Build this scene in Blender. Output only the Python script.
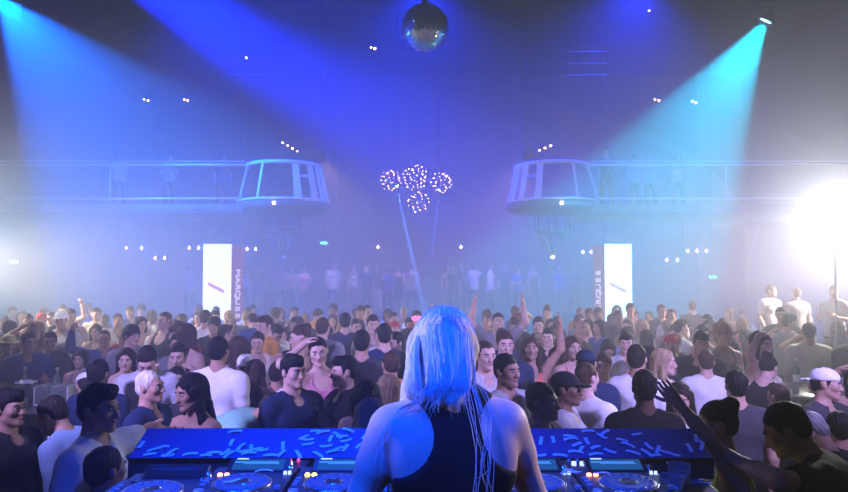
import bpy, bmesh, math, random
import numpy as np
from mathutils import Vector, Matrix

for _o in list(bpy.data.objects):
    bpy.data.objects.remove(_o, do_unlink=True)
SC = bpy.context.scene
COL = SC.collection
RNG = random.Random(7)
PI = math.pi

# ------------------------------------------------------------------ camera
FPX = 665.0                                  # focal length in pixels of the 848x492 frame
CAM_Z = 2.40
PITCH = math.atan(27.0 / FPX)
cam_d = bpy.data.cameras.new('camera'); cam = bpy.data.objects.new('camera', cam_d); COL.objects.link(cam)
cam_d.sensor_width = 36.0; cam_d.lens = FPX / 848.0 * 36.0
cam_d.clip_start = 0.05; cam_d.clip_end = 200
cam.location = (0, 0, CAM_Z); cam.rotation_euler = (PI / 2 + PITCH, 0, 0)
SC.camera = cam
_F = Vector((0, math.cos(PITCH), math.sin(PITCH))); _U = Vector((0, -math.sin(PITCH), math.cos(PITCH)))

def at(px, py, Y):
    """the world point at distance Y down the room seen at a pixel of the photograph"""
    d = _F + Vector((1, 0, 0)) * ((px - 424.0) / FPX) + _U * ((246.0 - py) / FPX)
    return Vector((0, 0, CAM_Z)) + d * (Y / d.y)

# ------------------------------------------------------------------ haze (fills the closed hall) and exposure
world = bpy.data.worlds.new('club_air'); SC.world = world; world.use_nodes = True
_nt = world.node_tree; _nt.nodes.clear()
_out = _nt.nodes.new('ShaderNodeOutputWorld'); _bg = _nt.nodes.new('ShaderNodeBackground')
_bg.inputs[0].default_value = (0, 0, 0, 1); _bg.inputs[1].default_value = 0.0
HAZE_LOW, HAZE_HIGH, HAZE_Z0, HAZE_Z1 = 0.072, 0.034, 3.0, 6.5
_vs = _nt.nodes.new('ShaderNodeVolumeScatter')
_vs.inputs['Color'].default_value = (0.93, 0.95, 1.0, 1)
_vs.inputs['Anisotropy'].default_value = 0.25
_nt.links.new(_bg.outputs[0], _out.inputs[0]); _nt.links.new(_vs.outputs[0], _out.inputs[1])
# the smoke hangs low: thick up to a little above the heads, thin under the ceiling
_geo = _nt.nodes.new('ShaderNodeNewGeometry'); _sep = _nt.nodes.new('ShaderNodeSeparateXYZ'); _mr = _nt.nodes.new('ShaderNodeMapRange')
_mr.interpolation_type = 'SMOOTHSTEP'
for _k, _val in (('From Min', HAZE_Z0), ('From Max', HAZE_Z1), ('To Min', HAZE_LOW), ('To Max', HAZE_HIGH)): _mr.inputs[_k].default_value = _val
_nt.links.new(_geo.outputs['Position'], _sep.inputs[0]); _nt.links.new(_sep.outputs['Z'], _mr.inputs['Value']); 
_mr2 = _nt.nodes.new('ShaderNodeMapRange'); _mr2.interpolation_type = 'SMOOTHSTEP'; _mul = _nt.nodes.new('ShaderNodeMath'); _mul.operation = 'MULTIPLY'
for _k, _val in (('From Min', 2.5), ('From Max', 9.5), ('To Min', 0.22), ('To Max', 1.0)): _mr2.inputs[_k].default_value = _val   # little smoke on the stage itself
_nt.links.new(_sep.outputs['Y'], _mr2.inputs['Value']); _nt.links.new(_mr.outputs['Result'], _mul.inputs[0]); _nt.links.new(_mr2.outputs['Result'], _mul.inputs[1])
_nt.links.new(_mul.outputs[0], _vs.inputs['Density'])
world.cycles.volume_step_size = 1.5
SC.cycles.volume_max_steps = 128
vs = SC.view_settings
SC.display_settings.display_device = 'sRGB'
vs.view_transform = 'Standard'; vs.look = 'None'; vs.exposure = 0.0; vs.gamma = 1.0; vs.use_curve_mapping = False
SC.cycles.use_denoising = True
SC.cycles.volume_bounces = 0
SC.cycles.max_bounces = 5; SC.cycles.diffuse_bounces = 2; SC.cycles.glossy_bounces = 3
SC.cycles.sample_clamp_indirect = 3.0

# ------------------------------------------------------------------ lights of the club
def spot(name, loc, target, power, color, size_deg, blend=0.15, radius=0.06):
    l = bpy.data.lights.new(name, 'SPOT'); l.energy = power; l.color = color
    l.spot_size = math.radians(size_deg); l.spot_blend = blend; l.shadow_soft_size = radius
    o = bpy.data.objects.new(name, l); COL.objects.link(o); o.location = loc
    o.rotation_euler = (Vector(target) - Vector(loc)).to_track_quat('-Z', 'Y').to_euler()
    return o

BEAM_R = at(765, 22, 14.0); BEAM_L = at(-3, -6, 14.0)
BEAM_C = at(60, -62, 10.0); LAMP_R = at(838, 215, 9.5); LAMP_L = at(-80, 190, 9.0)
LAMP2_L = Vector((-8.6, 11.5, 2.8)); LAMP2_R = Vector((8.6, 11.5, 2.8)); SIDE_L = Vector((-12.6, 15.0, 3.0)); SIDE_R = Vector((12.6, 15.0, 3.0))
BEAM_R_DIR = Vector((-math.sin(math.radians(27)), 0.36, -math.cos(math.radians(29)))).normalized(); BEAM_L_DIR = Vector((math.sin(math.radians(34)), 0.36, -math.cos(math.radians(35)))).normalized()
BEAM_C_TO = at(450, 165, 20.0); BEAM_D = at(90, -150, 10.0); BEAM_D_TO = at(470, 90, 20.0)
spot('beam_light_cyan', BEAM_R, BEAM_R + BEAM_R_DIR, 18500, (0.0, 0.66, 1.0), 52, 0.3)
spot('beam_light_blue', BEAM_L, BEAM_L + BEAM_L_DIR, 22000, (0.0, 0.14, 1.0), 66, 0.3)
spot('beam_light_deep_blue', BEAM_C, BEAM_C_TO, 175000, (0.0, 0.015, 1.0), 26, 1.0)
spot('beam_light_deep_blue', BEAM_D, BEAM_D_TO, 26000, (0.0, 0.01, 1.0), 28, 1.0)
# bright white house lamps at the two sides
spot('white_lamp_light', LAMP_R, (1.5, 3.0, 2.9), 1150, (1.0, 0.98, 0.88), 175, 1.0, 0.12)
spot('white_lamp_light', LAMP_L, (0.0, 9.0, 2.0), 420, (1.0, 0.95, 0.95), 160, 1.0, 0.12)
spot('added_flood_light', LAMP2_L, (0.0, 13.0, 0.6), 3000, (1.0, 0.80, 0.62), 90, 1.0, 0.15)  # added out-of-view fill that warms the side haze and brightens the crowd
spot('added_flood_light', LAMP2_R, (0.0, 13.0, 0.6), 3500, (1.0, 0.78, 0.70), 90, 1.0, 0.15)  # added fill like its twin, from the opposite side
spot('added_side_wash', SIDE_L, (0.0, 16.0, 1.5), 4800, (0.12, 0.55, 1.0), 110, 1.0, 0.15)  # added out-of-view wash that cools the haze along this wall
spot('added_side_wash', SIDE_R, (0.0, 16.0, 1.5), 5200, (0.12, 0.24, 1.0), 110, 1.0, 0.15)  # same added wash from the other wall
spot('narrow_beam_light', LAMP_R + Vector((-0.1, 0, 0.05)), at(480, 254, 9.5), 7000, (0.55, 0.60, 1.0), 3.0, 0.5, 0.03)
# pencil beams under the chandelier
spot('pencil_beam_light', at(397, 188, 21.0), at(416, 275, 19.5), 110000, (0.06, 0.26, 1.0), 3.0, 0.4, 0.03)
spot('pencil_beam_light', at(439, 191, 21.0), at(431, 262, 21.0), 40000, (0.06, 0.18, 1.0), 4.5, 0.4, 0.03)
# ceiling wash added above the view to tint the whole haze blue
WASH = [(-6, 18.0, 10.6), (6, 18.0, 10.6), (0, 18.0, 10.6)]
for _w in WASH:
    spot('added_ceiling_wash', _w, (_w[0] * 0.8, _w[1] + 6, 0), 6000, (0.0, 0.02, 1.0), 150, 1.0, 0.15)
# small pinkish spots added to lift the rear platform people out of the haze
REAR = [(-3.2, 20.6, 6.0), (3.2, 20.6, 6.0)]
for _w in REAR:
    spot('added_rear_spot', _w, (_w[0] * 0.6, 25.0, 1.8), 1300, (1.0, 0.62, 0.72), 74, 0.8, 0.1)
# stage front wash on the crowd
FRONT = [(-3.6, 1.7, 3.9), (3.6, 1.7, 3.9)]
for _w in FRONT:
    spot('stage_wash_light', _w, (_w[0] * 0.2, 9.0, 1.2), 2700, (0.40, 0.33, 1.0), 60, 0.8, 0.15)
# white side lamps of the stage that rim the DJ
RIM = [(-3.5, 2.3, 3.2), (3.3, 3.4, 3.1)]
for _i, _w in enumerate(RIM):
    spot('stage_side_light', _w, ((-0.02, 1.85, 2.28), (0.08, 1.75, 2.15))[_i], (700, 480)[_i], ((0.92, 0.95, 1.0), (1.0, 0.86, 0.74))[_i], (13, 18)[_i], 0.7, 0.08)
# blue wash on the booth
BOOTHWASH = [(-1.9, 0.2, 5.2), (0.9, -0.2, 5.2), (-0.7, 4.3, 5.8)]  # the last one is added just to turn the decks bluer
for _i, _w in enumerate(BOOTHWASH):
    spot('booth_wash_light', _w, (-0.30 - 0.15 * (_i == 2), 2.4 + 0.2 * (_i == 2), 1.6), (2200, 900, 1500)[_i], (0.0, 0.055, 1.0), 35, 0.8, 0.10)

# ------------------------------------------------------------------ helpers
def tag(o, label=None, cat=None, group=None, kind=None):
    if label: o['label'] = label
    if cat: o['category'] = cat
    if group: o['group'] = group
    if kind: o['kind'] = kind
    return o

def link(name, me, parent=None, mats=None):
    o = bpy.data.objects.new(name, me); COL.objects.link(o)
    if parent is not None: o.parent = parent
    if mats is not None and me is not None:
        for m in (mats if isinstance(mats, (list, tuple)) else [mats]): me.materials.append(m)
    return o

def empty(name, loc=(0, 0, 0), rz=0.0):
    o = bpy.data.objects.new(name, None); COL.objects.link(o); o.location = loc; o.rotation_euler = (0, 0, rz)
    o.empty_display_size = 0.1
    return o

class MB:
    """collects simple solids into one mesh"""
    def __init__(s): s.v = []; s.f = []; s.m = []; s.sm = []
    def add(s, verts, faces, mi=0, smooth=False):
        b = len(s.v); s.v += [tuple(v) for v in verts]
        for f in faces: s.f.append(tuple(b + i for i in f)); s.m.append(mi); s.sm.append(smooth)
        return s
    def box(s, c, size, rot=None, mi=0):
        hx, hy, hz = size[0] / 2, size[1] / 2, size[2] / 2
        vs_ = [Vector((x, y, z)) for x in (-hx, hx) for y in (-hy, hy) for z in (-hz, hz)]
        if rot is not None: vs_ = [rot @ v for v in vs_]
        vs_ = [v + Vector(c) for v in vs_]
        return s.add(vs_, [(0, 1, 3, 2), (4, 6, 7, 5), (0, 4, 5, 1), (2, 3, 7, 6), (0, 2, 6, 4), (1, 5, 7, 3)], mi)
    def bar(s, a, b, w, h, mi=0, up=(0, 0, 1)):
        a, b = Vector(a), Vector(b); d = (b - a); L = d.length; d.normalize()
        u = Vector(up); u = (u - d * u.dot(d));
        if u.length < 1e-4: u = Vector((1, 0, 0))
        u.normalize(); r = d.cross(u)
        R = Matrix((r, d, u)).transposed()
        return s.box((a + b) / 2, (w, L, h), R, mi)
    def tube(s, pts, rad, n=8, mi=0, cap=True, smooth=True):
        pts = [Vector(p) for p in pts]; k = len(pts)
        if not isinstance(rad, (list, tuple)): rad = [rad] * k
        vs_ = []; prev = None
        for i, p in enumerate(pts):
            t = (pts[min(i + 1, k - 1)] - pts[max(i - 1, 0)]).normalized()
            if prev is None:
                u = Vector((0, 0, 1)) if abs(t.z) < 0.9 else Vector((1, 0, 0))
            else: u = prev
            u = (u - t * u.dot(t)).normalized(); prev = u; w = t.cross(u)
            for j in range(n):
                a = 2 * PI * j / n; vs_.append(p + (u * math.cos(a) + w * math.sin(a)) * rad[i])
        fs = []
        for i in range(k - 1):
            for j in range(n):
                j2 = (j + 1) % n; fs.append((i * n + j, i * n + j2, (i + 1) * n + j2, (i + 1) * n + j))
        s.add(vs_, fs, mi, smooth)
        if cap:
            b = len(s.v) - k * n
            s.f.append(tuple(b + j for j in reversed(range(n)))); s.m.append(mi); s.sm.append(False)
            s.f.append(tuple(b + (k - 1) * n + j for j in range(n))); s.m.append(mi); s.sm.append(False)
        return s
    def lathe(s, prof, c=(0, 0, 0), n=24, mi=0, smooth=True, rot=None, a0=0.0, a1=2 * PI):
        full = abs(a1 - a0 - 2 * PI) < 1e-6; m = n if full else n + 1
        vs_ = []
        for (r, z) in prof:
            for j in range(m):
                a = a0 + (a1 - a0) * j / n
                p = Vector((r * math.cos(a), r * math.sin(a), z))
                if rot is not None: p = rot @ p
                vs_.append(p + Vector(c))
        fs = []
        for i in range(len(prof) - 1):
            for j in range(n):
                j2 = (j + 1) % m
                fs.append((i * m + j, i * m + j2, (i + 1) * m + j2, (i + 1) * m + j))
        return s.add(vs_, fs, mi, smooth)
    def mesh(s, name):
        me = bpy.data.meshes.new(name); me.from_pydata(s.v, [], s.f)
        me.polygons.foreach_set('material_index', s.m); me.polygons.foreach_set('use_smooth', s.sm); me.update()
        return me
    def build(s, name, mats, parent=None, bevel=0.0):
        o = link(name, s.mesh(name), parent, mats)
        if bevel > 0:
            md = o.modifiers.new('edge', 'BEVEL'); md.width = bevel; md.segments = 2; md.limit_method = 'ANGLE'
        return o

def mat(name, col=(0.5, 0.5, 0.5), rough=0.5, metal=0.0, spec=0.5, emit=None, estr=0.0, bump=None, var=None, objcol=False, trans=0.0, ior=1.45, alpha=None):
    m = bpy.data.materials.new(name); m.use_nodes = True; nt = m.node_tree
    b = nt.nodes['Principled BSDF']
    b.inputs['Base Color'].default_value = (*col, 1); b.inputs['Roughness'].default_value = rough
    b.inputs['Metallic'].default_value = metal; b.inputs['Specular IOR Level'].default_value = spec
    b.inputs['IOR'].default_value = ior; b.inputs['Transmission Weight'].default_value = trans
    if emit is not None:
        b.inputs['Emission Color'].default_value = (*emit, 1); b.inputs['Emission Strength'].default_value = estr
    src = None
    if objcol:
        oi = nt.nodes.new('ShaderNodeObjectInfo'); src = oi.outputs['Color']
        nt.links.new(src, b.inputs['Base Color'])
    if var is not None:                                       # (scale, amount): mottled colour
        tc = nt.nodes.new('ShaderNodeTexCoord'); nz = nt.nodes.new('ShaderNodeTexNoise')
        nz.inputs['Scale'].default_value = var[0]; nz.inputs['Detail'].default_value = 3
        nt.links.new(tc.outputs['Object'], nz.inputs['Vector'])
        mr = nt.nodes.new('ShaderNodeMapRange'); mr.inputs['From Min'].default_value = 0.3; mr.inputs['From Max'].default_value = 0.7
        mr.inputs['To Min'].default_value = 1 - var[1]; mr.inputs['To Max'].default_value = 1 + var[1]
        nt.links.new(nz.outputs['Fac'], mr.inputs['Value'])
        mx = nt.nodes.new('ShaderNodeMix'); mx.data_type = 'RGBA'; mx.blend_type = 'MULTIPLY'; mx.inputs['Factor'].default_value = 1
        if src is not None: nt.links.new(src, mx.inputs['A'])
        else: mx.inputs['A'].default_value = (*col, 1)
        nt.links.new(mr.outputs['Result'], mx.inputs['B']); nt.links.new(mx.outputs['Result'], b.inputs['Base Color'])
    if bump is not None:                                      # (scale, strength, stretch)
        tc = nt.nodes.new('ShaderNodeTexCoord'); mp = nt.nodes.new('ShaderNodeMapping'); nz = nt.nodes.new('ShaderNodeTexNoise')
        mp.inputs['Scale'].default_value = bump[2] if len(bump) > 2 else (1, 1, 1)
        nz.inputs['Scale'].default_value = bump[0]; nz.inputs['Detail'].default_value = 4
        nt.links.new(tc.outputs['Object'], mp.inputs['Vector']); nt.links.new(mp.outputs['Vector'], nz.inputs['Vector'])
        bp = nt.nodes.new('ShaderNodeBump'); bp.inputs['Strength'].default_value = bump[1]; bp.inputs['Distance'].default_value = 0.02
        nt.links.new(nz.outputs['Fac'], bp.inputs['Height']); nt.links.new(bp.outputs['Normal'], b.inputs['Normal'])
    return m

M = {}
M['floor'] = mat('dance_floor', (0.05, 0.05, 0.06), 0.35, var=(1.5, 0.4))
M['stage'] = mat('stage_deck', (0.03, 0.03, 0.035), 0.6, var=(3, 0.3))
M['wall'] = mat('dark_wall', (0.06, 0.06, 0.075), 0.8, var=(0.7, 0.35), bump=(3, 0.2))
M['ceil'] = mat('black_ceiling', (0.025, 0.025, 0.03), 0.9, var=(0.8, 0.3))
M['panel'] = mat('dark_panel', (0.08, 0.08, 0.10), 0.6, var=(2, 0.25))
M['black'] = mat('black_plastic', (0.012, 0.012, 0.014), 0.35)
M['blackrough'] = mat('black_textured_metal', (0.02, 0.02, 0.022), 0.55, bump=(120, 0.15))
M['booth'] = mat('booth_grey_laminate', (0.16, 0.16, 0.18), 0.42, var=(6, 0.15), bump=(40, 0.05))
M['steel'] = mat('brushed_steel', (0.72, 0.74, 0.78), 0.28, 1.0, bump=(60, 0.06, (1, 12, 1)))
M['rail'] = mat('pale_rail_paint', (0.90, 0.91, 0.93), 0.35)
M['slab'] = mat('balcony_slab', (0.13, 0.13, 0.17), 0.6, var=(3, 0.2))
M['chrome'] = mat('chrome', (0.9, 0.9, 0.92), 0.08, 1.0)
M['mirror'] = mat('mirror_tile', (0.95, 0.96, 0.98), 0.14, 1.0)
M['grout'] = mat('mirror_ball_core', (0.02, 0.02, 0.02), 0.6)
M['skin'] = mat('skin', (0.5, 0.3, 0.2), 0.55, spec=0.35, objcol=True, var=(9, 0.10))
M['cloth'] = mat('fabric', (0.5, 0.5, 0.5), 0.85, spec=0.2, objcol=True, var=(5, 0.12), bump=(9, 0.35))
M['hair'] = mat('hair', (0.03, 0.02, 0.015), 0.62, spec=0.25, objcol=True, var=(14, 0.3), bump=(55, 0.9, (1, 1, 0.12)))
M['eye'] = mat('eye', (0.02, 0.015, 0.012), 0.15)
M['eyewhite'] = mat('eye_white', (0.42, 0.38, 0.36), 0.4)
M['lip'] = mat('lips', (0.42, 0.14, 0.12), 0.4)
M['brow'] = mat('eyebrow', (0.03, 0.02, 0.015), 0.7)
M['paper'] = mat('confetti_paper', (0.82, 0.84, 0.88), 0.55)
M['warm'] = mat('warm_bulb', (1, 0.8, 0.6), 0.3, emit=(1.0, 0.50, 0.22), estr=14.0)
M['warm2'] = mat('white_bulb', (1, 0.9, 0.8), 0.3, emit=(1.0, 0.82, 0.62), estr=14.0)
M['lampface'] = mat('white_lamp_lens', (1, 1, 1), 0.2, emit=(1.0, 0.98, 0.94), estr=60.0)
M['bluelens'] = mat('blue_lamp_lens', (0.5, 0.7, 1), 0.2, emit=(0.15, 0.55, 1.0), estr=25.0)
M['signwhite'] = mat('backlit_sign_white', (0.9, 0.9, 0.9), 0.5, emit=(1.0, 0.99, 1.0), estr=1.5)
M['signred'] = mat('sign_red_panel', (0.30, 0.015, 0.03), 0.5, emit=(1.0, 0.05, 0.10), estr=0.12)
M['lettering'] = mat('sign_lettering', (0.95, 0.9, 0.85), 0.5, emit=(1.0, 0.80, 0.72), estr=1.1)
M['slash'] = mat('sign_pink_slash', (0.80, 0.20, 0.20), 0.5, emit=(1.0, 0.25, 0.25), estr=0.7)
M['exit'] = mat('green_exit_light', (0.05, 0.6, 0.3), 0.4, emit=(0.15, 1.0, 0.5), estr=3.5)
# ------------------------------------------------------------------ body modelling: distance fields turned into one continuous skin
def _v(*a): return np.array(a, float)

class Field:
    def __init__(s, xs, ys, zs):
        s.xs, s.ys, s.zs = xs, ys, zs
        s.d = np.full((len(xs), len(ys), len(zs)), 0.25, np.float32)
    def _sub(s, lo, hi):
        sl = []
        for ax, l, h in zip((s.xs, s.ys, s.zs), lo, hi):
            a = max(0, int(np.searchsorted(ax, l)) - 1); b = min(len(ax), int(np.searchsorted(ax, h)) + 2)
            if b <= a: return None, None
            sl.append(slice(a, b))
        X = s.xs[sl[0]][:, None, None]; Y = s.ys[sl[1]][None, :, None]; Z = s.zs[sl[2]][None, None, :]
        return tuple(sl), (X, Y, Z)
    def _join(s, sl, D, k, op):
        a = s.d[sl]
        if op == 'sub':
            D = -D; h = np.maximum(k - np.abs(a - D), 0) / k; s.d[sl] = np.maximum(a, D) + h * h * k * 0.25
        else:
            h = np.maximum(k - np.abs(a - D), 0) / k; s.d[sl] = np.minimum(a, D) - h * h * k * 0.25
    def cone(s, a, b, ra, rb, k=0.02, flat=None, op='add', grow=0.0):
        a = np.asarray(a, float); b = np.asarray(b, float); ra += grow; rb += grow
        m = max(ra, rb) + 0.05
        sl, P = s._sub(np.minimum(a, b) - m, np.maximum(a, b) + m)
        if sl is None: return
        q = [P[i] - a[i] for i in range(3)]; ba = b - a
        if flat is not None:
            n, f = np.asarray(flat[0], float), flat[1]
            t0 = (q[0] * ba[0] + q[1] * ba[1] + q[2] * ba[2]) / max(ba @ ba, 1e-9)
            dn = q[0] * n[0] + q[1] * n[1] + q[2] * n[2]
            bn = float(ba @ n)
            tt = np.clip(t0, 0, 1)
            e = [q[i] - tt * ba[i] for i in range(3)]
            en = e[0] * n[0] + e[1] * n[1] + e[2] * n[2]
            r2 = e[0] ** 2 + e[1] ** 2 + e[2] ** 2 + (f * f - 1) * en ** 2
            D = np.sqrt(np.maximum(r2, 0)) - (ra + (rb - ra) * tt)
            D = np.where(D < 0, D / f, D / (0.5 + 0.5 * f))
        else:
            tt = np.clip((q[0] * ba[0] + q[1] * ba[1] + q[2] * ba[2]) / max(ba @ ba, 1e-9), 0, 1)
            D = np.sqrt((q[0] - tt * ba[0]) ** 2 + (q[1] - tt * ba[1]) ** 2 + (q[2] - tt * ba[2]) ** 2) - (ra + (rb - ra) * tt)
        s._join(sl, D, k, op)
    def ell(s, c, r, R=None, k=0.02, op='add', grow=0.0):
        c = np.asarray(c, float); r = np.asarray(r, float) + grow
        m = r.max() + 0.05
        sl, P = s._sub(c - m, c + m)
        if sl is None: return
        q = [P[i] - c[i] for i in range(3)]
        if R is not None:
            q = [R[0, i] * q[0] + R[1, i] * q[1] + R[2, i] * q[2] for i in range(3)]
        k0 = np.sqrt((q[0] / r[0]) ** 2 + (q[1] / r[1]) ** 2 + (q[2] / r[2]) ** 2)
        k1 = np.sqrt((q[0] / r[0] ** 2) ** 2 + (q[1] / r[1] ** 2) ** 2 + (q[2] / r[2] ** 2) ** 2)
        D = k0 * (k0 - 1) / np.maximum(k1, 1e-6)
        s._join(sl, D, k, op)
    def clip(s, p, n):
        """keep only the side the normal points away from"""
        X = s.xs[:, None, None]; Y = s.ys[None, :, None]; Z = s.zs[None, None, :]
        D = (X - p[0]) * n[0] + (Y - p[1]) * n[1] + (Z - p[2]) * n[2]
        s.d = np.maximum(s.d, D).astype(np.float32)
    def ripple(s, amp, fx, fy, fz, ph=0.0):
        X = s.xs[:, None, None]; Y = s.ys[None, :, None]; Z = s.zs[None, None, :]
        s.d = (s.d + amp * (np.sin(X * fx + 2.1 * np.sin(Z * fz * 0.6 + ph)) * np.sin(Y * fy + ph * 1.7 + Z * fz * 0.35) + 0.6 * np.sin(Z * fz + 1.6 * np.sin(X * fx * 0.5 + ph) + Y * fy * 0.7))).astype(np.float32)
    def skin(s):
        d = s.d; neg = d < 0
        nx, ny, nz = d.shape
        cnt = np.zeros((nx - 1, ny - 1, nz - 1), np.int8)
        offs = [(i, j, k) for i in (0, 1) for j in (0, 1) for k in (0, 1)]
        for (i, j, k) in offs: cnt += neg[i:nx - 1 + i, j:ny - 1 + j, k:nz - 1 + k]
        act = (cnt > 0) & (cnt < 8); I, J, K = np.nonzero(act); n = len(I)
        idx = np.full(act.shape, -1, np.int64); idx[act] = np.arange(n)
        cv = {o: d[I + o[0], J + o[1], K + o[2]] for o in offs}
        xs, ys, zs = s.xs, s.ys, s.zs
        acc = np.zeros((n, 3)); num = np.zeros(n)
        for ax in range(3):
            o1, o2 = [a for a in range(3) if a != ax]
            for u in (0, 1):
                for w in (0, 1):
                    A = [0, 0, 0]; A[o1] = u; A[o2] = w; B = list(A); B[ax] = 1
                    da, db = cv[tuple(A)], cv[tuple(B)]
                    cr = (da < 0) != (db < 0)
                    t = np.where(cr, da / np.where(da - db == 0, 1, da - db), 0)
                    p = [None] * 3
                    for c, g, ix in ((0, xs, I), (1, ys, J), (2, zs, K)):
                        p[c] = g[ix + A[c]] + ((g[ix + B[c]] - g[ix + A[c]]) * t if c == ax else 0)
                    acc += np.where(cr[:, None], np.stack(p, 1), 0); num += cr
        V = acc / np.maximum(num, 1)[:, None]
        F = []
        for ax in range(3):
            o1, o2 = (ax + 1) % 3, (ax + 2) % 3
            sa = [slice(None)] * 3; sb = [slice(None)] * 3; sa[ax] = slice(0, -1); sb[ax] = slice(1, None)
            a = neg[tuple(sa)]; b = neg[tuple(sb)]
            E = np.stack(np.nonzero(a != b), 1)
            E = E[(E[:, o1] > 0) & (E[:, o2] > 0) & (E[:, o1] < d.shape[o1] - 1) & (E[:, o2] < d.shape[o2] - 1)]
            if not len(E): continue
            q = []
            for (u, w) in ((-1, -1), (0, -1), (0, 0), (-1, 0)):
                e = E.copy(); e[:, o1] += u; e[:, o2] += w; q.append(idx[e[:, 0], e[:, 1], e[:, 2]])
            q = np.stack(q, 1); fl = ~a[E[:, 0], E[:, 1], E[:, 2]]
            q[fl] = q[fl][:, ::-1]; F.append(q)
        F = np.concatenate(F) if F else np.zeros((0, 4), np.int64)
        return V, F

def np_mesh(name, V, F, extra=None, mats=()):
    """quads from numpy + extra MB geometry, smooth shaded"""
    nv, nf = len(V), len(F)
    ev = np.array(extra.v, float).reshape(-1, 3) if extra is not None else np.zeros((0, 3))
    me = bpy.data.meshes.new(name)
    ef = extra.f if extra is not None else []
    loops = F.reshape(-1)
    tot = np.full(nf, 4); mi = np.zeros(nf, int)
    if ef:
        loops = np.concatenate([loops, np.array([i + nv for f in ef for i in f])])
        tot = np.concatenate([tot, [len(f) for f in ef]]); mi = np.concatenate([mi, extra.m])
    me.vertices.add(nv + len(ev)); me.vertices.foreach_set('co', np.concatenate([V, ev]).astype(np.float32).ravel())
    me.loops.add(len(loops)); me.loops.foreach_set('vertex_index', loops.astype(np.int32))
    me.polygons.add(len(tot)); st = np.concatenate([[0], np.cumsum(tot)[:-1]])
    me.polygons.foreach_set('loop_start', st.astype(np.int32))
    me.polygons.foreach_set('material_index', mi.astype(np.int32)); me.polygons.foreach_set('use_smooth', np.ones(len(tot), bool))
    me.update(calc_edges=True)
    for m in mats: me.materials.append(m)
    return me

def rot(ax, deg):
    c, s_ = math.cos(math.radians(deg)), math.sin(math.radians(deg))
    return {'x': np.array([[1, 0, 0], [0, c, -s_], [0, s_, c]]), 'y': np.array([[c, 0, s_], [0, 1, 0], [-s_, 0, c]]),
            'z': np.array([[c, -s_, 0], [s_, c, 0], [0, 0, 1]])}[ax]

def unit(v): v = np.asarray(v, float); return v / np.linalg.norm(v)

# a pose: lean (forward), side, head (pitch, yaw, roll), arms A (x<0) and B (x>0): upper-arm dir, forearm dir, palm-side dir, finger curl; facing is -Y
POSES = {
 'idle':   dict(A=((-.22, .05, -1), (-.02, -.30, -1), .5), B=((.22, .05, -1), (.02, -.25, -1), .5)),
 'turn':   dict(head=(4, 28, 4), A=((-.25, .08, -1), (.1, -.5, -.9), .6), B=((.25, .02, -1), (.05, -.2, -1), .5)),
 'drink':  dict(head=(2, -12, 0), A=((-.28, -.12, -1), (.18, -1, .42), 1.25), B=((.22, .05, -1), (.02, -.25, -1), .5)),
 'chat':   dict(head=(6, 14, 3), A=((-.30, -.15, -1), (.45, -1, .12), .6), B=((.30, -.1, -1), (-.4, -1, .30), .6)),
 'up1':    dict(head=(-8, 0, 0), A=((-.55, -.25, .75), (.05, -.12, 1), .15), B=((.25, -.05, -1), (-.1, -.5, -.8), .5)),
 'up2':    dict(head=(-8, 0, 3), A=((-.62, -.25, .62), (.15, -.15, 1), .12), B=((.62, -.25, .62), (-.15, -.15, 1), .12)),
 'phone':  dict(head=(-2, 0, 0), A=((-.35, -.8, -.15), (.25, -.55, .9), 1.2), B=((.25, .05, -1), (-.05, -.3, -1), .5)),
 'clap':   dict(head=(2, -8, -3), A=((-.35, -.55, -.65), (.55, -.55, .75), .2), B=((.35, -.55, -.65), (-.55, -.55, .75), .2)),
 'fist':   dict(head=(-4, 10, 0), A=((-.25, .05, -1), (.1, -.4, -.9), .6), B=((.75, -.2, .35), (-.05, -.25, 1), 1.5)),
 'touch':  dict(head=(10, -10, -5), A=((-.15, -.45, -.85), (.22, -.30, .95), 1.0), B=((.25, .0, -1), (-.25, -.8, -.3), .6)),
 'down':   dict(lean=12, head=(34, 5, 0), A=((-.28, -.15, -1), (.25, -.9, -.25), .9), B=((.28, -.1, -1), (-.25, -.9, -.2), .9)),
 'lean':   dict(lean=38, head=(12, 0, 0), A=((-.3, -.35, -.9), (.1, -.6, -.8), .7), B=((.3, -.3, -.9), (-.1, -.5, -.8), .7)),
 'bend':   dict(lean=72, head=(15, 0, 0), A=((-.2, -.9, -.35), (.1, -.8, -.6), .7), B=((.2, -.9, -.35), (-.1, -.8, -.6), .7)),
 'reach':  dict(lean=6, head=(0, -6, 0), A=((-.25, .05, -1), (.05, -.6, -.8), .5), B=((.74, -.30, .10), (.75, .05, -.20), .4)),
 'reachup': dict(lean=8, head=(6, 0, 0), B=((.50, -.32, .68), (.20, -.42, .70), .9), A=((-.3, -.2, -1), (.2, -.8, -.5), .5)),
 'leanreach': dict(lean=38, head=(12, 0, 0), A=((-.3, -.35, -.9), (.1, -.6, -.8), .7), B=((.55, -.22, .30), (-.60, -.50, .55), .6)),
 'hug':    dict(head=(6, 22, 8), A=((-.45, -.75, -.15), (.45, -.9, .12), .4), B=((.3, -.3, -.9), (-.5, -.8, .25), .5)),
 'hands_face': dict(lean=6, head=(8, 0, 0), A=((-.55, -.6, -.25), (.62, -.15, .85), .5), B=((.55, -.6, -.25), (-.62, -.15, .85), .5)),
 'hair_touch': dict(head=(6, -18, -6), A=((-.7, -.25, .45), (.75, .1, .55), .7), B=((.25, .0, -1), (-.2, -.7, -.3), .6)),
}

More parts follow.
